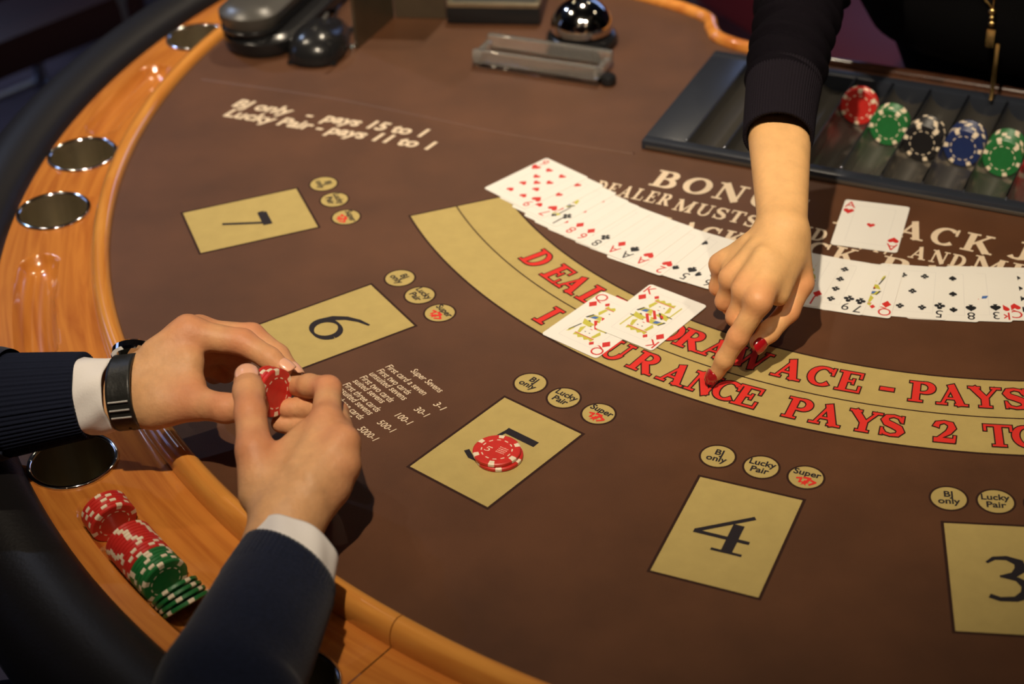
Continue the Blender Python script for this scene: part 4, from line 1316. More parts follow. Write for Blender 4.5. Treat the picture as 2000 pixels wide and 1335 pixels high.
def laplace(V, F, it=2, lam=0.5):
    n = len(V)
    for _ in range(it):
        s = np.zeros_like(V); c = np.zeros(n)
        for k in range(4):
            a, b = F[:, k], F[:, (k + 1) % 4]
            np.add.at(s, a, V[b]); np.add.at(c, a, 1)
            np.add.at(s, b, V[a]); np.add.at(c, b, 1)
        V = V + lam * (s / np.maximum(c, 1)[:, None] - V)
    return V
def J(px, py, z): return G(px, py, z)
def hand_mesh(palm, fingers, extra=(), h=0.0014, kp=0.013, kf=0.009):
    pts = [c[0] for c in palm] + [c[1] for c in palm]
    for fg in fingers: pts += [p for p, r in fg]
    pts = np.array(pts)
    fd = Field(pts.min(0) - 0.03, pts.max(0) + 0.03, h)
    DP = fd.blank()
    for (a, b, r0, r1) in palm: fd.eval(DP, a, b, r0, r1, kp)
    OUT = DP.copy()
    for fg in fingers:
        D = fd.blank()
        for (p, r), (p2, r2) in zip(fg[:-1], fg[1:]): fd.eval(D, p, p2, r, r2, 0.004)
        D = smin(D, DP, kf)
        OUT = smin(OUT, D, 0.0012)
    V, F = fd.mesh(OUT)
    V = laplace(V, F, 2, 0.45)
    red = np.zeros(len(V))
    for fg in fingers:
        for i, (p, r) in enumerate(fg):
            w = 0.75 if i in (0, 1) else (0.35 if i == 2 else 0.5)
            d = np.linalg.norm(V - p, axis=1)
            red = np.maximum(red, w * np.exp(-(d / (r * 1.5)) ** 2))
    return V, F, red
def nail(tip, dip, up, r, length, width=0.82, ext=0.0):
    ax = unit(np.asarray(tip) - np.asarray(dip))
    n = np.asarray(up, float); n = unit(n - (n @ ax) * ax)
    b = np.cross(ax, n)
    vs_ = []; fs = []
    N = 10
    for lay in (0, 1):
        for i in range(N + 1):
            s = -1 + 2 * i / N
            wd = max(0.05, (1 - abs(s) ** 4 * 0.75)) ** 0.6
            for k in range(N + 1):
                t = -1 + 2 * k / N
                ph = t * width * wd
                rr = r * (1.03 - 0.05 * max(0, s)) + (0.0006 if lay == 0 else -0.0006)
                c = np.asarray(tip) + ax * (0.0018 + ext + s * length / 2)
                vs_.append(c + rr * (math.cos(ph) * n + math.sin(ph) * b) * (1 - 0.06 * s * s))
    M1 = (N + 1) ** 2
    def id_(l, i, k): return l * M1 + i * (N + 1) + k
    for i in range(N):
        for k in range(N):
            fs.append((id_(0, i, k), id_(0, i, k + 1), id_(0, i + 1, k + 1), id_(0, i + 1, k)))
            fs.append((id_(1, i, k), id_(1, i + 1, k), id_(1, i + 1, k + 1), id_(1, i, k + 1)))
    for i in range(N):
        fs.append((id_(0, i, 0), id_(0, i + 1, 0), id_(1, i + 1, 0), id_(1, i, 0)))
        fs.append((id_(0, i + 1, N), id_(0, i, N), id_(1, i, N), id_(1, i + 1, N)))
        fs.append((id_(0, 0, i + 1), id_(0, 0, i), id_(1, 0, i), id_(1, 0, i + 1)))
        fs.append((id_(0, N, i), id_(0, N, i + 1), id_(1, N, i + 1), id_(1, N, i)))
    return vs_, fs
def loft(path, rx, ry, n=64, mod=None, up=None, per=None, cap=False, thick=0.0, skew=0.0):
    """tube with oval section; mod(s, theta) adds to the radius"""
    path = np.asarray(path, float)
    T_, N_, B_ = frames(path, up)
    L = np.concatenate([[0], np.cumsum(np.linalg.norm(np.diff(path, axis=0), axis=1))])
    rx = np.broadcast_to(np.asarray(rx, float), (len(path),)); ry = np.broadcast_to(np.asarray(ry, float), (len(path),))
    th = 2 * PI * np.arange(n) / n
    vs_ = []; fs = []
    layers = [0.0] if not thick else [0.0, -thick]
    for t in layers:
        for i in range(len(path)):
            m = mod(L[i], th) if mod is not None else 0.0
            rr_x = rx[i] + m + t; rr_y = ry[i] + m + t
            vs_.append(path[i] + (rr_x * np.cos(th))[:, None] * B_[i] + (rr_y * np.sin(th))[:, None] * N_[i] + (skew * rr_x * np.cos(th))[:, None] * T_[i])
    m_ = len(path)
    for l in range(len(layers)):
        for i in range(m_ - 1):
            for k in range(n):
                k2 = (k + 1) % n; o_ = l * m_ * n
                q = (o_ + i * n + k, o_ + i * n + k2, o_ + (i + 1) * n + k2, o_ + (i + 1) * n + k)
                fs.append(q if l == 0 else q[::-1])
    if thick:
        for i in (0, m_ - 1):
            for k in range(n):
                k2 = (k + 1) % n
                q = (i * n + k, i * n + k2, m_ * n + i * n + k2, m_ * n + i * n + k)
                fs.append(q[::-1] if i == 0 else q)
    if cap:
        fs.append(tuple(range(n))[::-1]); fs.append(tuple((m_ - 1) * n + k for k in range(n)))
    return np.vstack(vs_), fs
def resample(path, ds, *vals):
    path = np.asarray(path, float)
    c = catmull(path, 12)
    L = np.concatenate([[0], np.cumsum(np.linalg.norm(np.diff(c, axis=0), axis=1))])
    s = np.linspace(0, L[-1], max(2, int(L[-1] / ds) + 1))
    P = np.stack([np.interp(s, L, c[:, i]) for i in range(3)], 1)
    kk = np.linspace(0, L[-1], 1)
    key = L[::12] if len(L[::12]) == len(path) else np.linspace(0, L[-1], len(path))
    return (P,) + tuple(np.interp(s, key, v) for v in vals)

M_SKINM = mat('skin_player', rgb(204, 154, 108), rough=0.55, var=0.10, vscale=90, bump=0.45, bscale=260, sss=0.05, attr_red=rgb(198, 108, 76))
M_SKINF = mat('skin_dealer', rgb(216, 168, 112), rough=0.52, var=0.07, vscale=90, bump=0.28, bscale=300, sss=0.05, attr_red=rgb(208, 118, 80))
M_NAILM = mat('nail_natural', rgb(226, 170, 140), rough=0.25, sss=0.1)
M_NAILF = mat('nail_red', (0.32, 0.006, 0.010, 1), rough=0.12, coat=1.0)
M_NAVY = mat('navy_knit', (0.0075, 0.0112, 0.030, 1), rough=0.9, var=0.25, vscale=300, bump=0.8, bscale=700, spec=0.15, sheen=0.15)
M_NAVY2 = mat('navy_rib', (0.010, 0.013, 0.028, 1), rough=0.9, bump=0.5, bscale=900, spec=0.15)
M_SHIRT = mat('white_shirt', (0.80, 0.76, 0.74, 1), rough=0.75, bump=0.2, bscale=600, spec=0.2)
M_DARKK = mat('dark_knit', (0.0095, 0.0072, 0.0110, 1), rough=0.9, bump=0.6, bscale=700, spec=0.12)
M_BLACKC = mat('black_cloth', (0.0035, 0.0035, 0.004, 1), rough=0.9, spec=0.1)
M_JEAN = mat('dark_trousers', (0.016, 0.022, 0.045, 1), rough=0.9, bump=0.4, bscale=500)
M_HAIR = mat('dark_hair', (0.012, 0.008, 0.005, 1), rough=0.5, bump=0.8, bscale=150)
M_EYE = mat('eye_white', (0.7, 0.7, 0.68, 1), rough=0.2)

def seg(a, b, r0, r1): return (np.asarray(a), np.asarray(b), r0, r1)

# ---- player's right hand
RW = J(556, 1030, 0.052)
r_fore = J(508, 1200, 0.047)
RI, RMm, RRg, RP = J(637, 828, 0.086), J(668, 866, 0.083), J(668, 912, 0.072), J(645, 958, 0.060)
ci, cm, cg, cp_ = J(540, 995, 0.060), J(558, 1000, 0.061), J(576, 1008, 0.057), J(592, 1018, 0.050)
palmR = [seg(ci, RI, .0165, .0128), seg(cm, RMm, .0165, .0125), seg(cg, RRg, .0155, .0120), seg(cp_, RP, .0150, .0115),
         seg(J(512, 962, .060), J(497, 880, .081), .0175, .0132),            # thumb metacarpal
         seg(J(530, 930, .066), J(595, 850, .080), .0150, .0100),            # web muscle
         seg(J(560, 925, .062), J(640, 880, .072), .0150, .0130),
         seg(J(540, 1012, .052), r_fore + [-0.010, 0.004, 0], .0185, .0200), seg(J(578, 1030, .050), r_fore + [0.010, -0.004, 0], .0175, .0200)]
fR = [
 [(J(497, 880, .081), .0134), (J(489, 806, .093), .0120), (J(486, 764, .095), .0121), (J(484, 745, .095), .0112)],
 [(RI, .0125), (J(641, 759, .089), .0103), (J(604, 753, .081), .0092), (J(573, 753, .070), .0080)],
 [(RMm, .0122), (J(655, 806, .066), .0102), (J(604, 796, .061), .0092), (J(560, 797, .060), .0080)],
 [(RRg, .0116), (J(650, 858, .050), .0098), (J(592, 832, .047), .0088), (J(548, 826, .048), .0078)],
 [(RP, .0108), (J(640, 905, .036), .0088), (J(600, 880, .032), .0078), (J(570, 872, .033), .0070)],
]
def fill_palm(limb, carp, mcps, rf, n, drop):
    for i in range(len(mcps) - 1):
        c = (carp[i] + carp[i + 1]) / 2 - n * drop; m = (mcps[i] + mcps[i + 1]) / 2 - n * drop
        limb.append(seg(c, c + (m - c) * 0.93, rf * 1.05, rf))
def dorsal(limb, carp, mcps, nrm, rk, off, rt=0.0036):
    for c, m in zip(carp, mcps):
        n = np.asarray(nrm)
        limb.append(seg(c + (m - c) * 0.42 + n * off * 0.9, m + n * (off * 0.55), rt, rt * 0.9))
        limb.append(seg(m + n * rk * 0.38 - (m - c) * 0.10, m + n * rk * 0.36 + (m - c) * 0.02, rk * 0.54, rk * 0.58))
nR = unit(np.cross(RP - RI, cm - RMm)); nR = nR if nR[2] > 0 else -nR
fill_palm(palmR, [ci, cm, cg, cp_], [RI, RMm, RRg, RP], .0108, nR, .0010)
dorsal(palmR, [ci, cm, cg, cp_], [RI, RMm, RRg, RP], nR, .0130, .0150)
VR, FR, redR = hand_mesh(palmR, fR, kp=0.010, kf=0.007)

# ---- player's left hand
LWr = J(238, 765, 0.066)
l_fore = J(60, 790, 0.050)
LI, LM, LR, LP = J(370, 652, 0.099), J(392, 652, 0.088), J(402, 676, 0.073), J(392, 706, 0.056)
palmL = [seg(J(268, 735, .077), LI, .0150, .0134), seg(J(272, 728, .070), LM, .0150, .0125), seg(J(276, 742, .060), LR, .0150, .0120), seg(J(280, 760, .052), LP, .0150, .0110),
         seg(J(300, 792, .062), J(378, 786, .068), .0190, .0135),
         seg(J(305, 755, .070), J(368, 706, .086), .0180, .0125), seg(J(320, 775, .066), J(372, 752, .074), .0170, .0110),
         seg(J(258, 748, .070), l_fore + [0, .012, .004], .0180, .0235), seg(J(262, 785, .060), l_fore + [0, -.010, -.002], .0180, .0235)]
fL = [
 [(J(378, 786, .068), .0135), (J(440, 797, .072), .0116), (J(478, 796, .074), .0112), (J(500, 794, .075), .0102)],
 [(LI, .0130), (J(474, 668, .093), .0108), (J(527, 700, .085), .0092), (J(553, 720, .079), .0078)],
 [(LM, .0125), (J(492, 656, .083), .0106), (J(543, 694, .073), .0092), (J(570, 727, .066), .0078)],
 [(LR, .0118), (J(468, 696, .062), .0100), (J(444, 716, .046), .0090), (J(418, 712, .044), .0080)],
 [(LP, .0105), (J(440, 726, .044), .0088), (J(418, 730, .033), .0078), (J(402, 722, .034), .0070)],
]
dorsal(palmL, [J(268, 735, .077), J(272, 728, .070)], [LI, LM], unit([-.45, .25, .85]), .0122, .0120)
VL, FL_, redL = hand_mesh(palmL, fL, kp=0.011, kf=0.007)

# ---- dealer's right hand
DW = J(1528, 432, 0.112)
d_cuff = J(1521, 215, 0.152)
DI, DM, DRg, DP_ = J(1484, 588, .081), J(1457, 569, .081), J(1431, 546, .075), J(1411, 519, .066)
palmD = [seg(J(1544, 452, .106), DI, .0125, .0098), seg(J(1533, 447, .107), DM, .0125, .0096), seg(J(1521, 445, .107), DRg, .0120, .0090), seg(J(1512, 448, .105), DP_, .0115, .0084),
         seg(J(1552, 482, .092), J(1564, 552, .066), .0130, .0106), seg(J(1540, 505, .090), J(1520, 575, .074), .0130, .0090), seg(J(1500, 520, .088), J(1470, 560, .076), .0120, .0090),
         seg(J(1543, 448, .104), d_cuff + [0.0105, 0, -.001], .0140, .0190), seg(J(1514, 444, .105), d_cuff + [-0.0105, 0, -.001], .0140, .0190)]
fD = [
 [(J(1564, 552, .066), .0106), (J(1540, 607, .048), .0094), (J(1502, 647, .039), .0090), (J(1481, 668, .034), .0076)],
 [(DI, .0100), (J(1441, 658, .049), .0090), (J(1415, 702, .0275), .0077), (J(1399, 729, .0125), .0064)],
 [(DM, .0096), (J(1438, 618, .058), .0086), (J(1452, 632, .035), .0076), (J(1474, 618, .030), .0066)],
 [(DRg, .0090), (J(1416, 588, .053), .0082), (J(1428, 600, .033), .0074), (J(1450, 585, .030), .0064)],
 [(DP_, .0084), (J(1402, 560, .044), .0074), (J(1412, 570, .028), .0066), (J(1430, 556, .026), .0058)],
]
nD = unit(np.cross(DP_ - DI, DW - DM)); nD = nD if nD[2] > 0 else -nD
CD = [J(1544, 452, .106), J(1533, 447, .107), J(1521, 445, .107), J(1512, 448, .105)]
fill_palm(palmD, CD, [DI, DM, DRg, DP_], .0080, nD, .0006)
dorsal(palmD, [J(1540, 470, .104), J(1530, 462, .108), J(1520, 460, .106), J(1512, 462, .102)], [DI, DM, DRg, DP_], nD, .0094, .0104, .0026)
VD, FD, redD = hand_mesh(palmD, fD, h=0.0013, kp=0.0105, kf=0.006)

def head_mesh(c, fwd, sc=1.0):
    """head with brow, nose, chin and ears, looking along fwd"""
    f = unit([fwd[0], fwd[1], fwd[2]]); r = unit(np.cross(f, [0, 0, 1.0])); u = np.cross(r, f)
    def P(x, y, z): return np.asarray(c) + sc * (x * r + y * f + z * u)
    fd = Field(np.asarray(c) - 0.19 * sc, np.asarray(c) + 0.17 * sc, 0.006)
    D = fd.blank()
    for a, b, r0, r1, k in ((P(0, -.02, .02), P(0, .01, .03), .082, .078, .03), (P(0, .035, -.05), P(0, .03, .02), .055, .068, .03), (P(0, .055, -.085), P(0, .05, -.07), .028, .035, .02),
                            (P(0, .088, -.035), P(0, .083, .012), .012, .008, .012), (P(-.075, -.005, -.015), P(-.078, -.005, .012), .010, .012, .008), (P(.075, -.005, -.015), P(.078, -.005, .012), .010, .012, .008),
                            (P(-.03, .072, .018), P(.03, .072, .018), .012, .012, .015), (P(-.018, .074, -.062), P(.018, .074, -.062), .008, .008, .012), (P(0, -.02, -.06), P(0, -.04, -.17), .052, .058, .03)):
        fd.eval(D, a, b, r0 * sc, r1 * sc, k, 0.05)
    V, F = fd.mesh(D)
    return laplace(V, F, 1), F, P
def body_obj(name, parts, m, parent):
    V = []; F = []; red = []; k = 0
    for v, f, r in parts:
        V.append(v); F.append(np.asarray(f) + k); red.append(r); k += len(v)
    V = np.vstack(V); F = np.vstack(F); red = np.concatenate(red)
    me = bpy.data.meshes.new(name)
    me.from_pydata(V.tolist(), [], F.tolist())
    me.materials.append(m)
    at = me.attributes.new('flush', 'FLOAT', 'POINT')
    at.data.foreach_set('value', red.astype(np.float32))
    me.polygons.foreach_set('use_smooth', np.ones(len(me.polygons), dtype=bool))
    me.update()
    o = bpy.data.objects.new(name, me); COL.objects.link(o)
    set_parent(o, parent)
    return o

def frame_mesh(limbs, h=0.008):
    pts = np.array([p for l in limbs for p in l[:2]])
    fd = Field(pts.min(0) - 0.12, pts.max(0) + 0.12, h)
    D = fd.blank() + 0.05
    for a, b, r0, r1 in limbs: fd.eval(D, a, b, r0, r1, 0.03, 0.06)
    V, F = fd.mesh(D)
    return V, F, np.zeros(len(V))
# ================================================================== the player
SH_R, SH_L = np.array([-0.50, 0.60, 0.17]), np.array([-0.70, 0.99, 0.20])
EL_R, EL_L = J(372, 1500, 0.050), J(-330, 800, 0.040)
face = unit(np.array([0.89, 0.455, 0]))
PC = (SH_R + SH_L) / 2 - face * 0.02
player = empty('person', (PC[0] - 0.02, PC[1], FLOOR), 'person in a navy sweater over a white shirt holding red chips with both hands', 'person')
headc = PC + np.array([0, 0, 0.27]) + face * 0.09
VH, FH, PH = head_mesh(headc, face - np.array([0, 0, 0.5]))
hip0 = np.array([PC[0], PC[1], FLOOR + 0.60]) - face * 0.12
limbsP = [seg(J(520, 1190, .048), EL_R, .020, .030), seg(EL_R, SH_R + [-.03, .03, 0], .032, .045), seg(J(60, 790, .050), EL_L, .022, .030), seg(EL_L, SH_L + [-.02, -.03, 0], .032, .045),
          seg(SH_R + [-.05, .06, .02], SH_L + [-.0, -.06, .02], .05, .05), seg(PC, hip0, .085, .095), seg(PC + [0, 0, .03], headc + [0, 0, -.05], .045, .05)]
bodyP = body_obj('body', [(VR, FR, redR), (VL, FL_, redL), frame_mesh(limbsP), (VH, FH, np.zeros(len(VH)))], M_SKINM, player)
UPC = unit(CAM - RW)
v, f = nail(fR[0][3][0], fR[0][1][0], UPC * 0.9 + np.array([0, 0, .4]), .0112, .0155, 0.95); obj('fingernail', v, f, M_NAILM, bodyP, smooth=True)
v, f = nail(fL[1][3][0], fL[1][2][0], np.array([0.2, 0.1, 1.0]), .0080, .0125, 0.95); obj('fingernail', v, f, M_NAILM, bodyP, smooth=True)
v, f = nail(fL[2][3][0], fL[2][2][0], np.array([0.4, 0.4, 0.8]), .0080, .0125, 0.95); obj('fingernail', v, f, M_NAILM, bodyP, smooth=True)
for s_ in (-1, 1):
    MB().lathe([(0.0115 * math.sin(t) + 1e-5, -0.0115 * math.cos(t)) for t in np.linspace(0, PI, 9)], PH(s_ * .031, .076, -.002), 14).build('eye', M_EYE, bodyP, 60)
def hair_cap(P, parent, ln_=0.0):
    fd = Field(P(0, 0, 0) - 0.2, P(0, 0, 0) + 0.2, 0.007)
    D = fd.blank()
    fd.eval(D, P(0, -.03, .035), P(0, .0, .055), .084, .078, .03, .05)
    fd.eval(D, P(0, -.05, -.03), P(0, -.03, .03), .07, .084, .03, .05)
    if ln_:
        fd.eval(D, P(0, -.06, -.03), P(0, -.075, -.17), .07, .05, .03, .05)
    V, F = fd.mesh(D)
    return obj('hair', laplace(V, F, 1), F, M_HAIR, parent, smooth=True)
hair_cap(PH, bodyP)

SKEW = -0.28
def sleeve_path(pts, *vals, ds=0.004): return resample(pts, ds, *vals)
# right sleeve: from cuff edge up to the shoulder
rc0, rc1, rc2 = J(545, 1150, .051), J(508, 1225, .049), J(450, 1335, .048)
pR, rxR, ryR = sleeve_path([rc0, rc1, rc2, EL_R, (EL_R + SH_R) / 2 + [-.01, 0, .02], SH_R + [-.05, 0.03, 0.0]], [.0425, .0455, .0495, .0570, .064, .078], [.0355, .0390, .0430, .0510, .062, .078])
def foldsR(s, th):
    return 0.0018 * np.sin(s * 75 + 1.4 * np.sin(th + .5)) * np.clip((s - .06) / .05, 0, 1) + 0.0012 * np.sin(s * 33 + 2 * np.cos(th))
vR_, fR_ = loft(pR, rxR, ryR, 72, foldsR)
lc0 = J(148, 775, .060)
pL, rxL, ryL = sleeve_path([J(22, 790, .053), J(-90, 795, .048), EL_L, (EL_L + SH_L) / 2 + [0, 0, .03], SH_L + [-.03, -.03, 0.0]], [.0460, .0500, .0570, .064, .078], [.0420, .0450, .0520, .062, .078])
def foldsL(s, th):
    return 0.0030 * np.exp(-((s - .012) / .012) ** 2) + 0.0016 * np.sin(s * 60 + 1.5 * np.sin(th))
vL_, fL_ = loft(pL, rxL, ryL, 72, foldsL)
mb = MB().add(vR_, fR_).add(vL_, fL_)
# sweater body
def torso(mb, rows, n=56):
    vs_ = []; fs = []
    for (c, w, d, dirw) in rows:
        dw = unit(dirw); df = np.array([-dw[1], dw[0], 0])
        for k in range(n):
            t = 2 * PI * k / n
            cx, sx = math.cos(t), math.sin(t)
            vs_.append(np.asarray(c) + dw * w * (abs(cx) ** .85) * np.sign(cx) + df * d * (abs(sx) ** .85) * np.sign(sx))
    for i in range(len(rows) - 1):
        for k in range(n):
            k2 = (k + 1) % n
            fs.append((i * n + k, i * n + k2, (i + 1) * n + k2, (i + 1) * n + k))
    fs.append(tuple(range(n))[::-1]); fs.append(tuple((len(rows) - 1) * n + k for k in range(n)))
    mb.add(vs_, fs)
lat = unit(SH_L - SH_R)
SEAT_Z = FLOOR + 0.50
hipc = np.array([PC[0], PC[1], SEAT_Z]) - face * 0.13
def tw(t, z): return np.array([*(hipc[:2] * (1 - t) + PC[:2] * t), z])
torso(mb, [(tw(0, SEAT_Z + .012), .17, .12, lat), (tw(.1, SEAT_Z + .08), .19, .135, lat), (tw(.4, SEAT_Z + .2), .185, .125, lat), (tw(.8, .10), .205, .13, lat), (tw(1, .22), .215, .115, lat), (tw(1.1, .285), .19, .09, lat), (tw(1.25, .325), .09, .07, lat), (tw(1.35, .345), .06, .06, lat)])
smooth_by_angle(mb.build('sweater', M_NAVY, player), 80)
# ribbed cuffs and shirt cuffs
def ribs(n, amp): return lambda s, th: amp * (np.abs(np.sin(n * th / 2)) ** 0.6 - 0.5)
pc_, ax_, ay_ = sleeve_path([J(172, 771, .062), J(105, 779, .058), J(20, 790, .053)], [.0360, .0395, .0440], [.0335, .0365, .0405], ds=.003)
v, f = loft(pc_, ax_, ay_, 288, ribs(64, 0.0024), thick=0.004)
obj('sweater_cuff', v, f, M_NAVY2, player, smooth=True)
pr_, rx_, ry_ = sleeve_path([J(564, 1106, .051), J(550, 1134, .050), J(526, 1180, .0485)], [.0395, .0410, .0430], [.0330, .0345, .0362], ds=.003)
v, f = loft(pr_, rx_, ry_, 216, ribs(64, 0.0010), thick=0.004, skew=SKEW)
obj('sweater_cuff', v, f, M_NAVY, player, smooth=True)
wr = lambda s, th: 0.0012 * np.sin(3 * th + 1 + s * 90) + 0.0007 * np.sin(7 * th - s * 140)
p_, a_, b_ = sleeve_path([J(226, 768, .065), J(195, 770, .0635), J(150, 774, .061)], [.0300, .0320, .0335], [.0290, .0305, .0315], ds=.002)
v, f = loft(p_, a_, b_, 96, wr, thick=0.0016)
obj('shirt_cuff', v, f, M_SHIRT, player, smooth=True)
p_, a_, b_ = sleeve_path([J(584, 1066, .052), J(570, 1094, .0515), J(546, 1140, .050)], [.0345, .0360, .0375], [.0285, .0300, .0310], ds=.002)
v, f = loft(p_, a_, b_, 96, wr, thick=0.0016, skew=SKEW)
obj('shirt_cuff', v, f, M_SHIRT, player, smooth=True)
# legs in trousers, shoes
mb = MB()
for s_, sh in ((-1, SH_R), (1, SH_L)):
    hp_ = hipc + lat * s_ * 0.10 + np.array([0, 0, .075]) + face * 0.03
    kn = hp_ + face * 0.40 + lat * s_ * 0.03 + np.array([0, 0, -0.01]); ft = np.array([*(kn + face * 0.03)[:2], FLOOR + 0.09])
    p_, a_, b_ = resample([hp_ - face * .03, (hp_ + kn) / 2, kn, (kn + ft) / 2 + [0, 0, .05], ft], .01, [.085, .085, .068, .058, .048], [.075, .075, .066, .058, .048])
    v, f = loft(p_, a_, b_, 40, cap=True); mb.add(v, f)
    v, f = loft(*resample([ft - face * .06 + [0, 0, -.045], ft + face * .05 + [0, 0, -.045], ft + face * .17 + [0, 0, -.055]], .01, [.038, .045, .032], [.042, .040, .028]), 32, cap=True)
    so = obj('shoe', v, f, M_BLACKC, player, smooth=True)
smooth_by_angle(mb.build('trousers', M_JEAN, player), 70)

# chips held between the hands
hn = unit(np.array([0.80, -0.58, 0.10]))
hc = J(541, 768, 0.078)
for k in range(4):
    make_chip('red', hc - hn * (k * (CHT + 0.00015) + 0.002), hn, '%s red poker chip from the index fingertip in the pinched stack held in both hands' % ORD[k], 'chips held in the hands', 0.3 + 0.21 * k)

# wrist watch on the left wrist
M_STRAP = mat('watch_strap', (0.012, 0.012, 0.011, 1), rough=0.42, bump=0.3, bscale=300)
M_BUCK = mat('buckle_steel', (0.55, 0.54, 0.52, 1), rough=0.35, metal=0.4)
watch = empty('wrist_watch', tuple(J(236, 765, .040)), 'black strap wrist watch with steel buckle on the wrist of the navy sweater person', 'watch')
wp, wa, wb = resample([J(232, 767, .0652), J(253, 765, .0662), J(278, 762, .0675)], .002, [.0330, .0325, .0330], [.0300, .0300, .0305])
v, f = loft(wp, wa, wb, 72, thick=0.0026)
obj('strap', v, f, M_STRAP, watch, smooth=True)
wt, wn, wbn = frames(wp)
mid = len(wp) // 2
def ringpt(i, th, extra): return wp[i] + (wa[i] + extra) * math.cos(th) * wbn[i] + (wb[i] + extra) * math.sin(th) * wn[i]
ths = np.linspace(0, 2 * PI, 181)
def pick(px, py):
    best = None
    for t in ths:
        p = ringpt(mid, t, 0.0)
        d = p - CAM
        zz = d @ FWD
        x = IMG_W / 2 + F_PX * (d @ RT) / zz; y = IMG_H / 2 - F_PX * (d @ UPV) / zz
        nrm = unit(math.cos(t) * wbn[mid] + math.sin(t) * wn[mid])
        if nrm @ (CAM - p) < 0: continue
        e = abs(y - py)
        if best is None or e < best[0]: best = (e, t)
    return best[1]
tb = pick(250, 800)
for q, dth in enumerate((-0.20, 0.02, 0.24)):
    t = tb + dth
    a, b = ringpt(1, t, 0.0012), ringpt(len(wp) - 2, t, 0.0012)
    MB().tube([a, (a + b) / 2, b], 0.0008, 8).build('buckle' if q == 1 else 'strap_loop', M_BUCK, watch, 60)
for th in (tb - 0.75, tb - 1.05):
    p = ringpt(mid, th, -0.0003); nrm = unit(math.cos(th) * wbn[mid] + math.sin(th) * wn[mid])
    q = basis(unit(np.cross(nrm, wt[mid])), unit(wt[mid]), nrm)
    MB().lathe([(0.0001, 0.0004), (0.0014, 0.0004), (0.0014, -0.0012)], p, 12, R=q).build('strap_hole', M_BLACKC, watch)
tcase = PI / 2 + 1.15
nrm = unit(math.cos(tcase) * wbn[mid] + math.sin(tcase) * wn[mid])
cq = basis(unit(np.cross(nrm, wt[mid])), unit(wt[mid]), nrm)
cpos = ringpt(mid, tcase, -0.001)
MB().lathe([(0.0001, 0.0), (0.0175, 0.0), (0.0195, 0.002), (0.0195, 0.007), (0.0175, 0.009), (0.0001, 0.009)], cpos, 48, R=cq).build('case', M_CHROME, watch, 40)
MB().lathe([(0.0001, 0.0094), (0.0155, 0.0094), (0.0160, 0.0090)], cpos, 40, R=cq).build('dial', M_BLK, watch, 40)

# ================================================================== the dealer
dealer = empty('person', tuple(UV(0.07, 0.27, FLOOR)), 'person dealing in a black top with red nails, pointing at the mustard band', 'person')
D_SH = UV(-0.085, 0.10, 0.45)
D_EL = J(1572, -25, 0.192)
HC = UV(0.075, 0.06, 0.66)
VH2, FH2, PH2 = head_mesh(HC, np.array([-AV[0], -AV[1], -0.6]), 0.95)
limbsD = [seg(d_cuff + (D_EL - d_cuff) * .12, D_EL, .022, .028), seg(D_EL, D_SH, .030, .042), seg(D_SH, UV(.22, .10, .45), .045, .045), seg(UV(.07, .12, .44), UV(.07, .28, -.1), .07, .085), seg(UV(.07, .10, .46), HC + [0, 0, -.06], .04, .045)]
bodyD = body_obj('body', [(VD, FD, redD), frame_mesh(limbsD), (VH2, FH2, np.zeros(len(VH2)))], M_SKINF, dealer)
v, f = nail(fD[1][3][0], fD[1][2][0], np.array([-0.50, -0.60, 0.75]), .0074, .0125, 0.95, 0.0012); obj('fingernail', v, f, M_NAILF, bodyD, smooth=True)
v, f = nail(fD[0][3][0], fD[0][2][0], np.array([0.0, -0.9, 0.0]), .0079, .0125, 1.0, 0.0015); obj('fingernail', v, f, M_NAILF, bodyD, smooth=True)
for fi in (2, 3, 4):
    v, f = nail(fD[fi][3][0], fD[fi][2][0], np.array([0.1, 0.0, -1.0]), fD[fi][3][1], .011, 1.0, 0.001); obj('fingernail', v, f, M_NAILF, bodyD, smooth=True)
for s_ in (-1, 1):
    MB().lathe([(0.011 * math.sin(t) + 1e-5, -0.011 * math.cos(t)) for t in np.linspace(0, PI, 9)], PH2(s_ * .031, .076, -.002), 14).build('eye', M_EYE, bodyD, 60)
hair_cap(PH2, bodyD, 1.0)
p_, a_, b_ = resample([J(1530, 172, .158), J(1540, 110, .168), J(1560, 30, .182), D_EL, (D_EL + D_SH) / 2 + [-.02, 0, .0], D_SH], .003, [.0335, .0355, .0375, .044, .054, .066], [.0320, .0345, .0365, .043, .054, .066])
def dfold(s, th):
    k = np.clip((s + .005) / .02, 0, 1)
    return k * (0.0030 * np.sin(s * 250 + 1.1 * np.sin(th + .6) + 0.6 * np.sin(2 * th)) + 0.0016 * np.sin(s * 410 + 2.0 * np.cos(th)))
vS, fS = loft(p_, a_, b_, 80, dfold)
mb = MB().add(vS, fS)
latD = np.array([LV[0], LV[1], 0])
def dt(u, v, z): return UV(u, v, z)
torso(mb, [(dt(.07, .30, -.26), .185, .12, latD), (dt(.07, .29, -.12), .175, .125, latD), (dt(.06, .28, -.02), .205, .125, latD), (dt(.058, .275, .012), .215, .130, latD), (dt(.055, .245, .03), .225, .140, latD), (dt(.055, .225, .10), .262, .140, latD), (dt(.06, .19, .22), .230, .130, latD), (dt(.07, .14, .36), .205, .125, latD), (dt(.07, .10, .46), .190, .10, latD), (dt(.07, .085, .52), .11, .08, latD), (dt(.072, .08, .55), .062, .06, latD)])
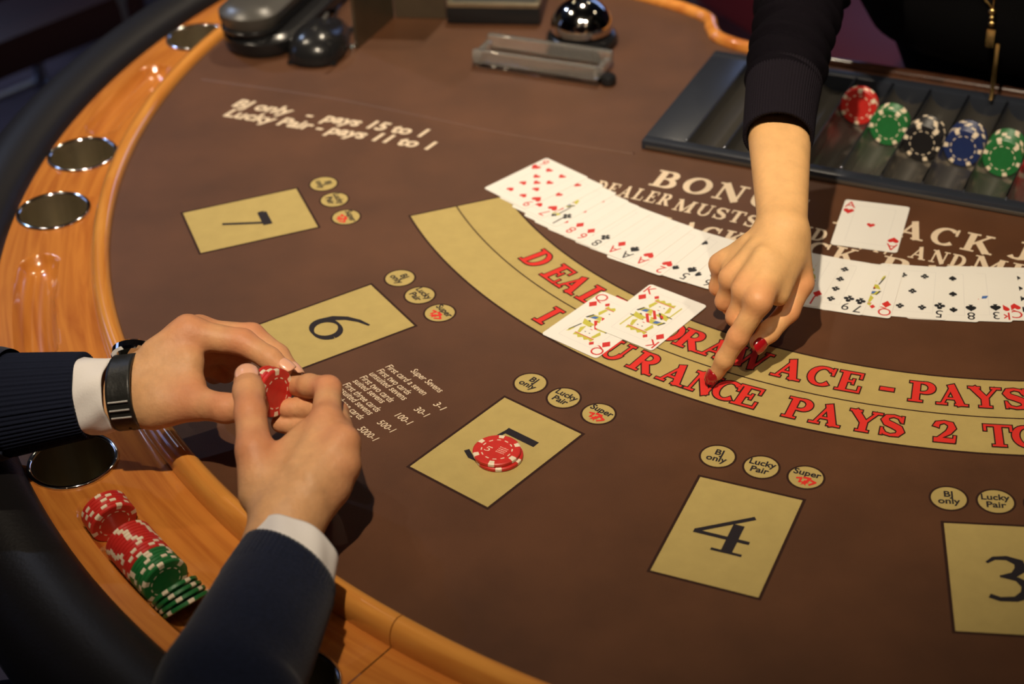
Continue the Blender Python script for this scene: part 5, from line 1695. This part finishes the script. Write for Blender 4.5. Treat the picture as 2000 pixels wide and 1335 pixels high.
# other arm hangs at the side, resting on the table edge
oth = resample([dt(.235, .10, .46), dt(.32, .15, .25), dt(.30, .06, .10), dt(.27, .0, .055)], .006, [.062, .05, .042, .034], [.062, .05, .042, .034])
v, f = loft(oth[0], oth[1], oth[2], 48, lambda s, th: .002 * np.sin(s * 90 + np.sin(th)), cap=True); mb.add(v, f)
smooth_by_angle(mb.build('black_top', M_BLACKC, dealer), 80)
# give the sleeve its own, slightly purple knit
so = obj('sleeve', vS + 0.0, fS, M_DARKK, dealer, smooth=True)
p_, a_, b_ = resample([J(1520, 268, .145), J(1524, 220, .152), J(1532, 160, .160)], .002, [.0312, .0322, .0345], [.0300, .0308, .0325])
v, f = loft(p_, a_, b_, 288, ribs(72, 0.0011), thick=0.003)
obj('sleeve_cuff', v, f, M_DARKK, dealer, smooth=True)
mb = MB()
for s_ in (-1, 1):
    p_, a_, b_ = resample([dt(.07 + s_ * .085, .295, -.20), dt(.07 + s_ * .09, .30, -.45), dt(.07 + s_ * .09, .31, FLOOR + .08)], .02, [.095, .07, .05], [.10, .07, .05])
    v, f = loft(p_, a_, b_, 36, cap=True); mb.add(v, f)
    f0 = dt(.07 + s_ * .09, .31, FLOOR + .04)
    v, f = loft(*resample([f0 + [*(AV * .07), 0], f0 - [*(AV * .03), 0], f0 - [*(AV * .15), .008]], .01, [.036, .042, .03], [.038, .036, .026]), 28, cap=True)
    obj('shoe', v, f, M_BLACKC, dealer, smooth=True)
smooth_by_angle(mb.build('trousers', M_BLACKC, dealer), 70)

# gold necklace hanging in front of the black top
M_GOLD = mat('gold', (0.62, 0.42, 0.16, 1), rough=0.25, metal=1.0)
nk = empty('pendant_necklace', tuple(UV(0.0, 0.075, 0.01)), 'gold chain necklace with a tag and long thin bar hanging over the black top', 'necklace')
def npx(px, py, z, v=None):
    return J(px, py, z)
NK = [J(1938, 30, .098), J(1938, 60, .080), J(1937, 92, .060), J(1942, 195, .004)]
base_n = UV(0.0, 0.082, 0)
def on_front(px, py, v_):
    """point on the vertical plane v = v_ seen at this pixel"""
    d = ((px - IMG_W / 2) * RT + (IMG_H / 2 - py) * UPV) / F_PX + FWD
    n = np.array([AV[0], AV[1], 0]); p0 = UV(0, v_, 0)
    t = ((p0 - CAM) @ n) / (d @ n)
    return CAM + d * t
VN = 0.078
kn_ = on_front(1938, 18, VN)
for q, (px, py) in enumerate(((1905, -60), (1962, -60))):
    a, b = kn_, on_front(px, py, VN - 0.004)
    top = UV(0.03 if q == 0 else 0.12, 0.03, 0.50)
    path = catmull([a, b, (b + top) / 2 + np.array([-AV[0] * .03, -AV[1] * .03, 0]), top], 26)
    mb = MB()
    for i in range(0, len(path) - 1):
        mb.tube([path[i], path[i] * .25 + path[i + 1] * .75], 0.0013 if i % 2 else 0.0009, 6)
    mb.build('chain', M_GOLD, nk, 60)
for px, py, r in ((1938, 22, .0042), (1937, 34, .0030), (1937, 46, .0036)):
    c = on_front(px, py, VN)
    MB().lathe([(r * math.sin(t) + 1e-5, -r * math.cos(t)) for t in np.linspace(0, PI, 9)], c, 14).build('bead', M_GOLD, nk, 60)
a, b = on_front(1935, 56, VN), on_front(1934, 92, VN)
MB().box((a + b) / 2, (0.009, 0.003, float(np.linalg.norm(b - a))), rotz(AX - PI / 2), bevel=0.0008).build('tag', M_GOLD, nk, 40)
a, b = on_front(1942, 84, VN - .002), on_front(1943, 196, VN - .002)
MB().box((a + b) / 2, (0.0042, 0.0024, float(np.linalg.norm(b - a))), rotz(AX - PI / 2), bevel=0.0007).build('bar', M_GOLD, nk, 40)

# stools: one under the player, one standing empty behind the table
make_stool(hipc[0], hipc[1], math.atan2(face[1], face[0]) - PI / 2, 'dark stool with metal legs under the person in navy')
make_stool(-0.87, 2.84, PI / 4, 'empty dark stool with bright metal legs standing beyond the far rail')
M_REDV = mat('red_vinyl', (0.10, 0.010, 0.016, 1), rough=0.5)
rs = G(1655, 40, -0.25)
make_stool(rs[0], rs[1] + 0.05, -AX, 'red stool with metal legs standing behind the dealer', M_REDV)
